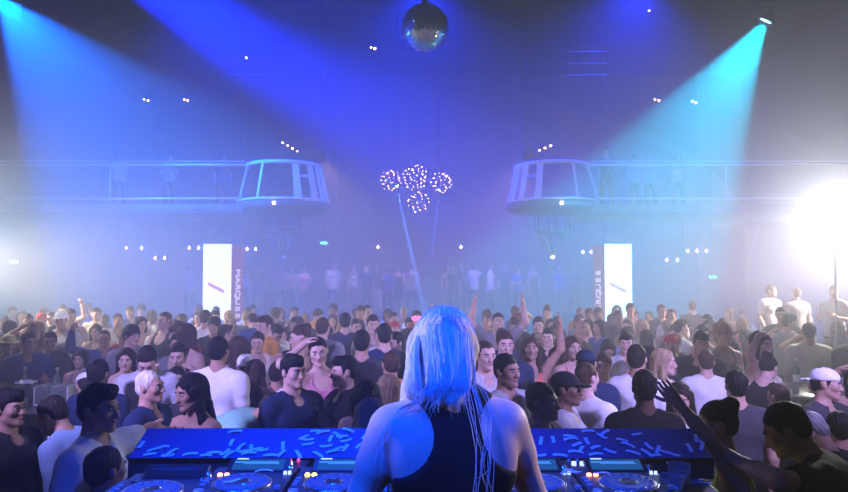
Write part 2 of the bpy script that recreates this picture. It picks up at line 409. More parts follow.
def skeleton(pose, sex):
    p = POSES[pose] if isinstance(pose, str) else pose
    fem = sex == 'f'
    J = {}
    T = rot('x', -0.0)
    lean = p.get('lean', 0)
    # leaning forward means the top of the torso moves towards -Y
    T = rot('x', lean) @ rot('y', p.get('side', 0)) @ rot('z', p.get('twist', 0))
    back = 0.0022 * lean
    pel = _v(0, back, 0.94)
    def tp(x, y, z): return pel + T @ _v(x, y, z - 0.94)
    sw = 0.150 if fem else 0.178
    J['pel'] = pel; J['T'] = T; J['tp'] = tp; J['sw'] = sw
    neck = tp(0, 0.015, 1.455)
    hp, hy, hr = p.get('head', (0, 0, 0))
    H = T @ rot('z', hy) @ rot('x', hp * 1.0 - lean * 0.55) @ rot('y', hr)
    J['neck'] = neck; J['H'] = H
    J['headc'] = neck + T @ rot('x', p.get('crane', 0)) @ _v(0, -0.005, 0.06) + H @ _v(0, -0.012, 0.125)
    for s_, key in ((-1, 'A'), (1, 'B')):
        u, f, curl = p[key][:3]
        sh = tp(s_ * sw, 0.01, 1.405)
        up_z = unit(u)[2]
        if up_z > 0: sh = sh + T @ _v(-s_ * 0.02, 0, 0.045 * up_z)
        ud = T @ unit(u); fd = T @ unit(f)
        la, lf = (0.265, 0.235) if fem else (0.285, 0.25)
        el = sh + ud * la; wr = el + fd * lf
        J['sh' + key], J['el' + key], J['wr' + key], J['fd' + key], J['curl' + key], J['ud' + key] = sh, el, wr, fd, curl, ud
        hw = 0.088 if fem else 0.09
        spread = p.get('stance', 0.02)
        J['hip' + key] = pel + _v(s_ * hw, -back * .4, -0.03)
        J['kn' + key] = _v(s_ * (hw + 0.012 + spread), -0.012 + back * .5, 0.50)
        J['an' + key] = _v(s_ * (hw + 0.020 + spread * 2), 0.02, 0.085)
    return J

HEAD_K = 0.94
def head_prims(f, c, H, g=0.0):
    k_ = HEAD_K; P = lambda x, y, z: c + H @ (_v(x, y, z) * k_)
    E = lambda p_, r_, k, **q_: f.ell(p_, tuple(k_ * v for v in r_), H, k, **q_)
    C = lambda a_, b_, ra, rb, k: f.cone(a_, b_, ra * k_, rb * k_, k)
    E(P(0, .012, .028), (.077, .097, .088), .03, grow=g)
    E(P(0, -.028, -.030), (.057, .068, .082), .03, grow=g)
    if g > 0: return
    C(P(-.03, -.081, .026), P(.03, -.081, .026), .014, .014, .02)            # brow ridge
    for s_ in (-1, 1):
        E(P(s_ * .041, -.062, -.018), (.026, .026, .026), .02)            # cheek
        E(P(s_ * .031, -.100, .006), (.016, .016, .011), .012, op='sub')  # eye socket
        E(P(s_ * .078, .012, -.004), (.011, .021, .031), .008)            # ear
        C(P(s_ * .045, -.02, -.065), P(s_ * .012, -.075, -.098), .020, .017, .02)   # jaw
    C(P(0, -.090, .012), P(0, -.114, -.030), .008, .0125, .012)              # nose
    E(P(0, -.106, -.034), (.019, .010, .009), .008)
    E(P(0, -.091, -.056), (.022, .011, .007), .006)                        # lips
    E(P(0, -.089, -.067), (.020, .011, .007), .006)
    E(P(0, -.080, -.096), (.022, .020, .018), .02)                         # chin

def torso_prims(f, J, sex, g=0.0):
    tp, T = J['tp'], J['T']; fwd = T @ _v(0, 1, 0); fem = sex == 'f'; sw = J['sw']
    if fem:
        f.cone(tp(-.075, .015, .90), tp(.075, .015, .90), .105, .105, .05, grow=g)
        f.cone(tp(0, .0, .98), tp(0, .0, 1.10), .135, .112, .05, (fwd, 1.30), grow=g)
        f.cone(tp(0, .0, 1.10), tp(0, .0, 1.30), .115, .135, .05, (fwd, 1.30), grow=g)
        for s_ in (-1, 1): f.ell(tp(s_ * .07, -.085, 1.265), (.062, .055, .058), T, .03, grow=g)
    else:
        f.cone(tp(-.065, .012, .91), tp(.065, .012, .91), .105, .105, .05, grow=g)
        f.cone(tp(0, .0, .98), tp(0, .0, 1.10), .142, .140, .05, (fwd, 1.28), grow=g)
        f.cone(tp(0, .0, 1.10), tp(0, .005, 1.31), .142, .172, .05, (fwd, 1.38), grow=g)
        for s_ in (-1, 1): f.ell(tp(s_ * .075, -.075, 1.315), (.085, .050, .065), T, .04, grow=g)
    f.cone(tp(-sw * .80, .015, 1.395), tp(sw * .80, .015, 1.395), .066 if not fem else .054, .066 if not fem else .054, .05, grow=g)
    for s_ in (-1, 1):
        f.ell(tp(s_ * .085, .055, 1.33), (.075, .045, .10), T, .04, grow=g)                    # shoulder blade
        f.cone(tp(s_ * .03, .02, 1.485), tp(s_ * sw * .85, .015, 1.415), .043, .042, .04, grow=g * .6)

def arm_prims(f, J, sex, key, g=0.0, upto=2.0):
    k = 0.84 if sex == 'f' else 1.0
    sh, el, wr = J['sh' + key], J['el' + key], J['wr' + key]
    t = min(upto, 1.0)
    f.cone(sh, sh + (el - sh) * t, .056 * k, (.056 + (.042 - .056) * t) * k, .03, grow=g)
    f.cone(sh, sh + (el - sh) * .35, .060 * k, .052 * k, .03, grow=g)
    if upto > 1:
        t = min(upto - 1, 1.0)
        f.cone(el, el + (wr - el) * t, .042 * k, (.042 + (.029 - .042) * t) * k, .02, grow=g)
        f.cone(el + (wr - el) * .05, el + (wr - el) * min(.45, t), .043 * k, .041 * k, .02, grow=g)

def leg_prims(f, J, sex, key, g=0.0, upto=2.0):
    k = 0.95 if sex == 'f' else 1.0
    hip, kn, an = J['hip' + key], J['kn' + key], J['an' + key]
    t = min(upto, 1.0)
    f.cone(hip, hip + (kn - hip) * t, .088 * k, (.088 + (.056 - .088) * t) * k, .04, grow=g)
    if upto > 1:
        t = upto - 1
        f.cone(kn, kn + (an - kn) * t, .056 * k, (.056 + (.038 - .056) * t) * k, .03, grow=g)
        if g < .02: f.cone(kn + (an - kn) * .15 + _v(0, .015, 0), kn + (an - kn) * .5 + _v(0, .015, 0), .052 * k, .046 * k, .03, grow=g)

def hand(mb, f, J, sex, key):
    """palm in the field, five fingers as bent tubes rooted in it"""
    s_ = -1 if key == 'A' else 1; k = 0.9 if sex == 'f' else 1.0
    d = J['fd' + key]; w = J['wr' + key]; curl = J['curl' + key]
    ref = J['T'] @ _v(-s_, 0, 0)                                  # palm looks inwards
    n = ref - d * (ref @ d)
    if np.linalg.norm(n) < .3: n = J['T'] @ _v(0, 0, 1); n = n - d * (n @ d)
    n = unit(n); lat = np.cross(d, n)
    fw = J['T'] @ _v(0, -1, 0.4)
    if lat @ fw < 0: lat = -lat                                    # thumb side points forward
    pc = w + d * .052 * k
    f.cone(w, w + d * .03, .027 * k, .03 * k, .02)
    R = np.stack([lat, n, d], 1)
    f.ell(pc, (.042 * k, .018 * k, .052 * k), R, .015)
    for i, (o, L, r) in enumerate(((.030, .070, .0095), (.010, .080, .010), (-.010, .075, .0095), (-.030, .058, .0085))):
        p = w + d * .080 * k + lat * o * k; pts = [p - d * .02, p]; a = 0.0
        for seg in (.42, .33, .25):
            a += curl * .62
            dirv = d * math.cos(a) + n * math.sin(a) + lat * o * (1.5 if curl < .3 else .3)
            p = p + unit(dirv) * L * k * seg; pts.append(p)
        mb.tube(pts, [r * k, r * k, r * .95 * k, r * .85 * k, r * .55 * k], 6)
    p = w + d * .030 * k + lat * .030 * k; pts = [p - lat * .012, p]
    for seg, da in ((.032, .55), (.030, .80), (.024, .95)):
        dirv = lat * (1.0 - da * .55) + d * da + n * (.25 + .35 * curl * da)
        p = p + unit(dirv) * seg * k; pts.append(p)
    mb.tube(pts, [.013 * k, .0125 * k, .0115 * k, .0105 * k, .006 * k], 6)

def axis_(lo, hi, fine_lo, fine_hi, hf, hc, extra=None):
    a = [lo]
    while a[-1] < hi:
        x = a[-1]; h = hf if fine_lo <= x <= fine_hi else hc
        if extra is not None and x < extra[0]: h = extra[1]
        a.append(x + h)
    return np.array(a)

def bounds(J):
    pts = [J[k] for k in J if k[:2] in ('sh', 'el', 'wr', 'hi', 'kn', 'an')] + [J['headc'], J['pel']] + [J['wr' + k] + J['fd' + k] * .12 for k in 'AB']
    pts = np.array(pts); lo = pts.min(0) - .16; hi = pts.max(0) + .16; lo[2] = -0.02
    lo[1] = min(lo[1], -.26)
    return lo, hi

def grid_for(J, hf=.0095, hc=.0165, hl=.024):
    lo, hi = bounds(J); c = J['headc']
    return Field(axis_(lo[0], hi[0], c[0] - .10, c[0] + .10, hf, hc), axis_(lo[1], hi[1], c[1] - .13, c[1] + .12, hf, hc),
                 axis_(lo[2], hi[2], c[2] - .14, c[2] + .13, hf, hc, (.86, hl)))

def uvball(mb, c, r, mi, n=8):
    prof = [(r * math.sin(PI * i / (n // 2)) + 1e-5, -r * math.cos(PI * i / (n // 2))) for i in range(n // 2 + 1)]
    mb.lathe(prof, c, n, mi)

_cache = {}
def body_mesh(pose, sex, q=1.0):
    key = ('body', pose if isinstance(pose, str) else id(pose), sex, q)
    if key in _cache: return _cache[key]
    J = skeleton(pose, sex); f = grid_for(J, .0095 * q, .0165 * q, .024 * q); mb = MB()
    torso_prims(f, J, sex)
    k = .82 if sex == 'f' else 1.0
    f.cone(J['neck'] - J['T'] @ _v(0, 0, .02), J['headc'] + J['H'] @ _v(0, .022, -.05), .060 * k, .054 * k, .03)
    for a in 'AB':
        arm_prims(f, J, sex, a); leg_prims(f, J, sex, a)
        an = J['an' + a]; s_ = -1 if a == 'A' else 1
        f.cone(an + _v(0, .02, -.04), an + _v(s_ * .015, -.17, -.052), .044, .034, .03)
        hand(mb, f, J, sex, a)
    head_prims(f, J['headc'], J['H'])
    f.clip((0, 0, 0.0), (0, 0, -1))
    c, H = J['headc'], J['H']; P = lambda x, y, z: tuple(c + H @ (_v(x, y, z) * HEAD_K))
    for s_ in (-1, 1):
        uvball(mb, P(s_ * .031, -.083, .005), .0125, 1); uvball(mb, P(s_ * .031, -.0895, .005), .0072, 2)
        mb.tube([P(s_ * .014, -.098, .023), P(s_ * .032, -.0965, .029), P(s_ * .052, -.084, .023)], [.0035, .0045, .0025], 5, 3)
    mb.tube([P(-.021, -.095, -.061), P(-.008, -.102, -.0585), P(.008, -.102, -.0585), P(.021, -.095, -.061)], [.002, .0052, .0052, .002], 5, 4)
    V, F = f.skin()
    me = np_mesh('person', V, F, mb, (M['skin'], M['eyewhite'], M['eye'], M['brow'], M['lip']))
    _cache[key] = (me, J); return me, J

def top_mesh(pose, sex, kind, q=1.0):
    key = ('top', pose if isinstance(pose, str) else id(pose), sex, kind, q)
    if key in _cache: return _cache[key]
    J = skeleton(pose, sex); lo, hi = bounds(J)
    h = .0135 * q
    f = Field(np.arange(min(lo[0], -.3), max(hi[0], .3), h), np.arange(min(lo[1], -.3), max(hi[1], .35), h), np.arange(.35 if kind == 'dress' else .70, hi[2], h))
    g = {'tee': .016, 'tank': .009, 'shirt': .017, 'dress': .009, 'strapless': .009}[kind]
    torso_prims(f, J, sex, g)
    tp, T = J['tp'], J['T']; fwd = T @ _v(0, 1, 0)
    if kind in ('tee', 'shirt'):
        f.cone(tp(0, .008, .84), tp(0, .0, 1.05), .182, .160, .05, (fwd, 1.22))
        for a in 'AB': arm_prims(f, J, sex, a, .014 if kind == 'tee' else .012, .62 if kind == 'tee' else 1.93)
        f.ripple(.0042, 26, 22, 30, len(str(pose)) % 7)
    if kind == 'dress':
        f.cone(tp(0, .01, .50), tp(0, .0, .95), .205, .150, .06, (fwd, 1.15)); f.ripple(.003, 24, 22, 16, 1)
    if kind == 'tank': f.ripple(.003, 26, 22, 30, 2)
    # neckline and hems
    if kind in ('tee', 'shirt'):
        f.cone(tp(0, -.0, 1.515), tp(0, .02, 1.60), .066, .095, .012, op='sub')
        f.ell(tp(0, -.095, 1.455), (.055, .06, .045), T, .01, op='sub')
        f.clip(tp(0, 0, .83), -(T @ _v(0, 0, 1)))
    elif kind == 'tank':
        f.ell(tp(0, -.10, 1.44), (.085, .10, .10), T, .01, op='sub'); f.cone(tp(0, 0, 1.50), tp(0, .02, 1.6), .08, .1, .01, op='sub')
        for s_ in (-1, 1): f.cone(tp(s_ * (J['sw'] + .03), 0, 1.33), tp(s_ * (J['sw'] + .01), 0, 1.52), .085, .075, .012, op='sub')
        f.clip(tp(0, 0, .86), -(T @ _v(0, 0, 1)))
    elif kind in ('dress', 'strapless'):
        f.clip(tp(0, 0, 1.30), T @ unit((0, .12, 1)))
        if kind == 'dress': f.clip((0, 0, .46), (0, 0, -1))
        else: f.clip(tp(0, 0, .86), -(T @ _v(0, 0, 1)))
    V, F = f.skin(); me = np_mesh(kind, V, F, None, (M['cloth'],))
    _cache[key] = me; return me

def legs_mesh(pose, sex, kind):
    key = ('legs', pose if isinstance(pose, str) else id(pose), sex, kind)
    if key in _cache: return _cache[key]
    J = skeleton(pose, sex)
    f = Field(np.arange(-.42, .42, .022), np.arange(-.30, .42, .022), np.arange(-.02, 1.12, .022))
    tp, T = J['tp'], J['T']; fwd = T @ _v(0, 1, 0)
    f.cone(tp(-.066, .013, .90), tp(.066, .013, .90), .110, .110, .05); f.cone(tp(0, 0, .95), tp(0, 0, 1.0), .146, .144, .05, (fwd, 1.28))
    for a in 'AB': leg_prims(f, J, sex, a, .018, 1.10 if kind == 'shorts' else 1.95)
    f.ripple(.0035, 20, 20, 24, 3)
    f.clip(tp(0, 0, .985), T @ _v(0, 0, 1))
    V, F = f.skin(); me = np_mesh(kind, V, F, None, (M['cloth'],))
    _cache[key] = me; return me

def hair_mesh(kind):
    """in the head's own frame: origin at the head centre, face towards -Y"""
    key = ('hair', kind)
    if key in _cache: return _cache[key]
    h = .0105
    f = Field(np.arange(-.19, .19, h), np.arange(-.24, .22, h), np.arange(-.42, .24, h)); I = np.eye(3)
    def cap(g, low=-.045, face=True):
        f.ell((0, .014, .030), (.080 + g, .100 + g, .092 + g), I, .02)
        if face:
            f.ell((0, -.118, -.018), (.084, .086, .098), I, .012, op='sub')
    X = f.xs[:, None, None]; Y = f.ys[None, :, None]; Z = f.zs[None, None, :]
    def strands(amp, n):
        ang = np.arctan2(X, Y + .0) ; f.d = (f.d + amp * np.sin(ang * n + 3 * np.sin(Z * 21)) + amp * .7 * np.sin(ang * n * 2.3 + Z * 33)).astype(np.float32)
    if kind in ('short', 'buzz', 'quiff', 'curly', 'undercut'):
        # the shell sits on the crown and sinks into the skull at the hairline
        g = {'short': .0030, 'buzz': -.0010, 'quiff': .0015, 'curly': .018, 'undercut': .0010}[kind]
        f.ell((0, .021, .041), (.0790 + g, .0985 + g, .0900 + g), I, .02)
        f.ell((0, .052, -.018), (.062 + g * .5, .058 + g * .5, .060), I, .03)                # nape
        for s_ in (-1, 1): f.ell((s_ * .062, -.012, .018), (.0165, .020, .040), I, .012)      # sideburns
        if kind == 'quiff': f.cone((-.028, -.066, .100), (.030, -.062, .104), .024, .022, .03); f.cone((0, -.055, .098), (0, .04, .104), .038, .028, .03)
        if kind == 'undercut': f.cone((0, -.058, .086), (0, .055, .092), .050, .044, .03)
        if kind == 'curly': f.d = (f.d + .007 * np.sin(X * 95 + 2 * np.sin(Z * 40)) * np.sin(Y * 90 + 1) * np.sin(Z * 100 + X * 30)).astype(np.float32)
        else:
            strands(.0016, 20); f.d = (f.d + .0022 * np.sin(X * 70 + 3 * np.sin(Y * 38)) * np.sin(Y * 52 + Z * 60 + 1)).astype(np.float32)
    elif kind in ('long', 'longwavy', 'bob', 'longback'):
        cap(.008, face=False); e = {'long': -.30, 'longwavy': -.27, 'bob': -.13, 'longback': -.33}[kind]
        f.cone((0, .055, .02), (0, .095, e), .088, .062, .04, ((0, 1, 0), 1.35))
        for s_ in (-1, 1):
            if kind != 'longback': f.cone((s_ * .070, .0, .03), (s_ * .090, -.005, e * .92), .036, .034, .03)
            else: f.cone((s_ * .068, .03, .03), (s_ * .075, .07, e * .8), .034, .036, .03)
        f.ell((0, -.125, -.025), (.064, .098, .108), I, .012, op='sub')
        f.cone((0, -.06, -.06), (0, -.02, -.40), .052, .058, .012, op='sub')
        if kind == 'longwavy': f.d = (f.d + .006 * np.sin(Z * 60 + 2 * np.sin(X * 30)) * np.sin(X * 45 + 1)).astype(np.float32)
        strands(.0032, 24)
    elif kind in ('bun', 'ponytail'):
        f.ell((0, .021, .040), (.081, .100, .090), I, .02); f.ell((0, .052, -.016), (.063, .059, .060), I, .03); strands(.0018, 30)
        if kind == 'bun': f.ell((0, .095, .095), (.048, .045, .045), I, .02)
        else: f.cone((0, .10, .07), (0, .150, .0), .030, .036, .03); f.cone((0, .150, .0), (0, .135, -.24), .036, .018, .03)
    elif kind == 'cap':
        f.ell((0, .012, .045), (.090, .110, .086), I, .01); f.clip((0, 0, .030), tuple(unit((0, .10, -1))))
        f.ell((0, -.125, .036), (.070, .078, .009), rot('x', 8), .01)
    elif kind == 'capback':
        f.ell((0, .012, .045), (.090, .110, .086), I, .01); f.clip((0, 0, .030), tuple(unit((0, -.12, -1))))
        f.ell((0, .135, .020), (.066, .062, .009), rot('x', -14), .01)
    elif kind == 'hat':
        f.ell((0, .012, .050), (.094, .112, .095), I, .01); f.clip((0, 0, .034), (0, 0, -1))
        f.ell((0, .0, .038), (.135, .155, .010), I, .012)
    V, F = f.skin(); me = np_mesh(kind, V, F, None, (M['cloth'] if kind in ('cap', 'capback', 'hat') else M['hair'],))
    _cache[key] = me; return me

def mat4(R, t, s_=1.0):
    m = Matrix.Identity(4)
    for i in range(3):
        for j in range(3): m[i][j] = float(R[i][j]) * s_
        m[i][3] = float(t[i])
    return m

PEOPLE = []
def person(px, py, yaw=0, pose='idle', sex='m', hair='short', hc=(.012, .010, .010), top='tee', tc=(.02, .02, .022), legs='trousers', lc=(.02, .02, .03),
           skin=(.50, .29, .20), h=1.60, Y=None, floor=0.0, label=None, group=None, capc=None, mirror=False, q=1.0, cat='person'):
    """px, py: where the head's centre is seen; h: height of the head's centre above the floor"""
    me, J = body_mesh(pose, sex, q); hc0 = J['headc']
    if Y is None:
        Y = 3.0
        for _ in range(40):                                     # walk down the room until the head is at height h
            z = at(px, py, Y).z
            if z <= floor + h: break
            Y *= 1.0
            Y = Y * (CAM_Z - floor - h) / max(CAM_Z - z, 1e-3)
    R = rot('z', yaw); off0 = R @ np.array([hc0[0], hc0[1], 0])
    for _ in range(30):                                         # step back a little rather than stand inside a neighbour
        p = at(px, py, Y); bx_, by_ = p.x - off0[0], p.y - off0[1]
        if all((bx_ - q_['x']) ** 2 + (by_ - q_['y']) ** 2 > .47 ** 2 or abs(q_['floor'] - floor) > 1 for q_ in PEOPLE) and all((bx_ - t_[0]) ** 2 + (by_ - t_[1]) ** 2 > .75 ** 2 for t_ in globals().get('TABLES', [])): break
        Y += .03
    p = at(px, py, Y)
    sc = (p.z - floor) / hc0[2] if pose not in ('bend',) else 1.0
    sc = max(.86, min(1.08, sc)) if pose != 'bend' else 1.0
    R = rot('z', yaw); off = R @ (np.array([hc0[0] * (-1 if mirror else 1), hc0[1], 0]) * sc)
    o = bpy.data.objects.new('person', me); COL.objects.link(o)
    o.location = (p.x - off[0], p.y - off[1], floor); o.rotation_euler = (0, 0, math.radians(yaw)); o.scale = (-sc if mirror else sc, sc, sc)
    o.color = (*skin, 1)
    tag(o, label, cat, group)
    def child(name, mesh, col, mtx=None):
        c = bpy.data.objects.new(name, mesh); COL.objects.link(c); c.parent = o; c.color = (*col, 1)
        if mtx is not None: c.matrix_local = mtx
        return c
    if top: child({'tee': 't_shirt', 'tank': 'tank_top', 'shirt': 'long_sleeved_shirt', 'dress': 'dress', 'strapless': 'strapless_top'}[top], top_mesh(pose, sex, top, q), tc)
    if legs and top != 'dress': child(legs, legs_mesh(pose, sex, legs), lc)
    if hair:
        hm = mat4(J['H'], hc0, HEAD_K)
        hk = hair
        if hair in ('cap', 'capback', 'hat'):
            child('cap' if hair != 'hat' else 'hat', hair_mesh(hair), capc or (.75, .75, .78), hm); hk = 'buzz'
        child('hair', hair_mesh(hk), hc, hm)
    PEOPLE.append(dict(floor=floor, o=o, px=px, py=py, Y=Y, x=o.location.x, y=o.location.y, J=J, sc=sc, yaw=yaw, mirror=mirror))
    return o

def joint_world(rec, key, extra=0.0):
    """world position of a joint (plus a bit along the forearm) of a placed person"""
    J = rec['J']; v = np.array(J[key], float)
    if extra: v = v + J['fd' + key[-1]] * extra
    if rec['mirror']: v = v * np.array([-1, 1, 1])
    w = rot('z', rec['yaw']) @ (v * rec['sc'])
    return Vector((w[0] + rec['o'].location.x, w[1] + rec['o'].location.y, w[2] + rec['o'].location.z))
# ------------------------------------------------------------------ the hall
FLOOR_STAGE = 0.64
def slab_box(name, lo, hi, m, parent=None, kind='structure'):
    c = [(a + b) / 2 for a, b in zip(lo, hi)]; s_ = [b - a for a, b in zip(lo, hi)]
    o = MB().box(c, s_).build(name, m, parent)
    if parent is None: tag(o, kind=kind)
    return o
WL, WR, WB, WF, WT = -14.5, 14.5, 30.0, -3.0, 11.4
tag(slab_box('floor', (WL, WF, -.2), (WR, WB, 0), M['floor']), 'dark dance floor of the hall under the crowd', 'floor')
tag(slab_box('ceiling', (WL, WF, WT), (WR, WB, WT + .2), M['ceil']), 'black ceiling high above the dance floor', 'ceiling')
tag(slab_box('wall_back', (WL, WB, -.2), (WR, WB + .2, WT + .2), M['wall']), 'dark rear wall of the hall behind the platform', 'wall')
tag(slab_box('wall_left', (WL - .2, WF, -.2), (WL, WB, WT + .2), M['wall']), 'dark side wall on the left-side of the hall', 'wall')
tag(slab_box('wall_right', (WR, WF, -.2), (WR + .2, WB, WT + .2), M['wall']), 'dark side wall on the right-side of the hall', 'wall')
tag(slab_box('wall_front', (WL, WF - .2, -.2), (WR, WF, WT + .2), M['wall']), 'dark wall behind the stage and the camera', 'wall')
tag(slab_box('stage_floor', (-4.2, WF, 0), (4.2, 2.75, FLOOR_STAGE), M['stage']), 'black raised stage floor the DJ stands on', 'stage', kind='structure')
# raised rear terrace with two steps and a rear bar front
PLAT = 0.95; PY = 22.6
plat = slab_box('rear_platform', (-9.5, PY, 0), (9.5, WB, PLAT), M['panel'])
tag(plat, 'raised dark platform along the rear of the hall', 'platform')
for i in range(2):
    slab_box('step', (-9.5, PY - .35 * (2 - i), .02), (9.5, PY - .35 * (1 - i), PLAT / 3 * (i + 1)), M['panel'], plat)
for i in range(7):                                                   # pilasters and recessed panels of the rear wall
    x = -12.6 + i * 4.2
    o = slab_box('pilaster', (x - .25, WB - .25, 0), (x + .25, WB, WT), M['panel'])
    o.parent = bpy.data.objects['wall_back']
    del o['kind']
for i in range(6):
    x = -10.5 + i * 4.2
    o = slab_box('wall_panel', (x - 1.6, WB - .08, 1.3), (x + 1.6, WB, 3.4), M['panel'])
    o.parent = bpy.data.objects['wall_back']; del o['kind']

# ------------------------------------------------------------------ balconies with rounded baskets
def balcony(side):
    """walkway along the rear third of the hall, ending in a rounded dancer's basket; side -1 is the one over the pillar with the lettering on its inner face"""
    BY = 18.0
    zt = at(285, 161, BY).z; zb = at(285, 199, BY).z                 # handrail and deck heights
    cx = (at(284.5, 180, BY + 1.25).x) if side < 0 else (at(552, 180, BY + 1.25).x)
    w = empty('balcony', (cx, BY + .4, 0))
    tag(w, 'balcony walkway with pale rails and rounded basket, %s' % ('at the left-side wall' if side < 0 else 'at the right-side wall'), 'balcony', 'balconies over the dance floor')
    L = w.location
    def loc(v): return Vector(v) - L
    xin = cx + side * 0.95; xout = side * 14.3
    a, b = min(xin, xout), max(xin, xout)
    MB().box(loc(((a + b) / 2, BY + 2.2, zb - .22)), (b - a, 3.6, .26)).build('deck', M['slab'], w, .02)
    MB().box(loc(((a + b) / 2, BY + .37, zb - .24)), (b - a, .06, .05)).build('edge_strip', M['slab'], w)
    MB().tube([loc((a, BY + .42, zt - .04)), loc((b, BY + .42, zt - .04))], .040, 8).build('top_rail', M['rail'], w)
    MB().tube([loc((a, BY + .47, zt + .07)), loc((b, BY + .47, zt + .07))], .018, 8).build('upper_rail', M['rail'], w)
    MB().tube([loc((a, BY + .42, zb + .06)), loc((b, BY + .42, zb + .06))], .032, 8).build('bottom_rail', M['rail'], w)
    n = 6
    for i in range(1, n):
        x = xin + side * (3.7 * i + .05)
        if abs(x) > 14.2: break
        MB().box(loc((x, BY + .46, (zt + zb) / 2)), (.05, .03, zt - zb)).build('post', M['rail'], w)
    # basket
    bk_r0, bk_r1 = 1.30, 1.06                                         # deck and handrail radii
    c = Vector((cx, BY + 1.25, 0))
    def ring(r, z, a0=-PI * 1.02, a1=PI * .02, n=28, sy=1.0): return [loc((c.x + r * math.cos(a0 + (a1 - a0) * i / n), c.y + sy * r * math.sin(a0 + (a1 - a0) * i / n), z)) for i in range(n + 1)]
    MB().tube(ring(bk_r1, zt + .03), .056, 8).build('basket_handrail', M['rail'], w)
    MB().tube(ring(bk_r0, zb + .03), .035, 8).build('basket_foot_rail', M['rail'], w)
    MB().lathe([(0.01, zb - .02), (bk_r0, zb - .02), (bk_r0 + .05, zb - .10), (bk_r0 - .04, zb - .22), (bk_r0 - .40, zb - .30), (.01, zb - .31)], c - L, 36).build('basket_floor', M['slab'], w)
    for d in (-177, -162, -112, -62, -38, -20, -4):                        # flat leaning plates
        an = math.radians(d) if side < 0 else math.radians(-180 - d)
        p0 = loc((c.x + bk_r0 * math.cos(an), c.y + bk_r0 * math.sin(an), zb)); p1 = loc((c.x + bk_r1 * math.cos(an), c.y + bk_r1 * math.sin(an), zt))
        wd = .06 if d == -112 else .19
        MB().bar(p0, p1, wd, .03, up=(math.cos(an), math.sin(an), 0)).build('basket_post', M['rail'], w)
    # gate frame at the rear of the basket
    g = MB(); gx = cx - side * .55
    for dx in (-.22, .22): g.bar(loc((gx + dx - side * .12, c.y + .5, zb)), loc((gx + dx, c.y + .42, zt - .18)), .07, .04)
    g.bar(loc((gx - .26, c.y + .42, zt - .16)), loc((gx + .26, c.y + .42, zt - .16)), .05, .07)
    g.build('gate_frame', M['rail'], w)
    # inverted conical truss hanging below
    zc0, zc1 = zb - .82, zb - 1.55
    t = MB(); rr = .52
    for k in range(6):
        an = PI / 6 + k * PI / 3; an2 = an + PI / 3
        p = (c.x + rr * math.cos(an), c.y + rr * math.sin(an), zc0); q = (c.x + rr * math.cos(an2), c.y + rr * math.sin(an2), zc0)
        t.tube([loc(p), loc(q)], .03, 6); t.tube([loc(p), loc((c.x, c.y, zc1))], .026, 6)
        t.tube([loc(p), loc((p[0], p[1], zb - .38))], .018, 6)
    t.build('cone_truss', M['slab'], w)
    MB().lathe([(.0, -.05), (.05, -.03), (.05, .05), (.0, .07)], loc((c.x, c.y, zc1)), 10).build('cone_tip_lamp', M['warm2'] if side > 0 else M['rail'], w)
    MB().lathe([(.0, -.04), (.045, -.02), (.045, .04), (.0, .05)], loc((c.x - .0, c.y - bk_r0 - .04, zb - .12)), 10).build('edge_lamp', M['warm2'], w)
    return w
balcony(-1); balcony(1)

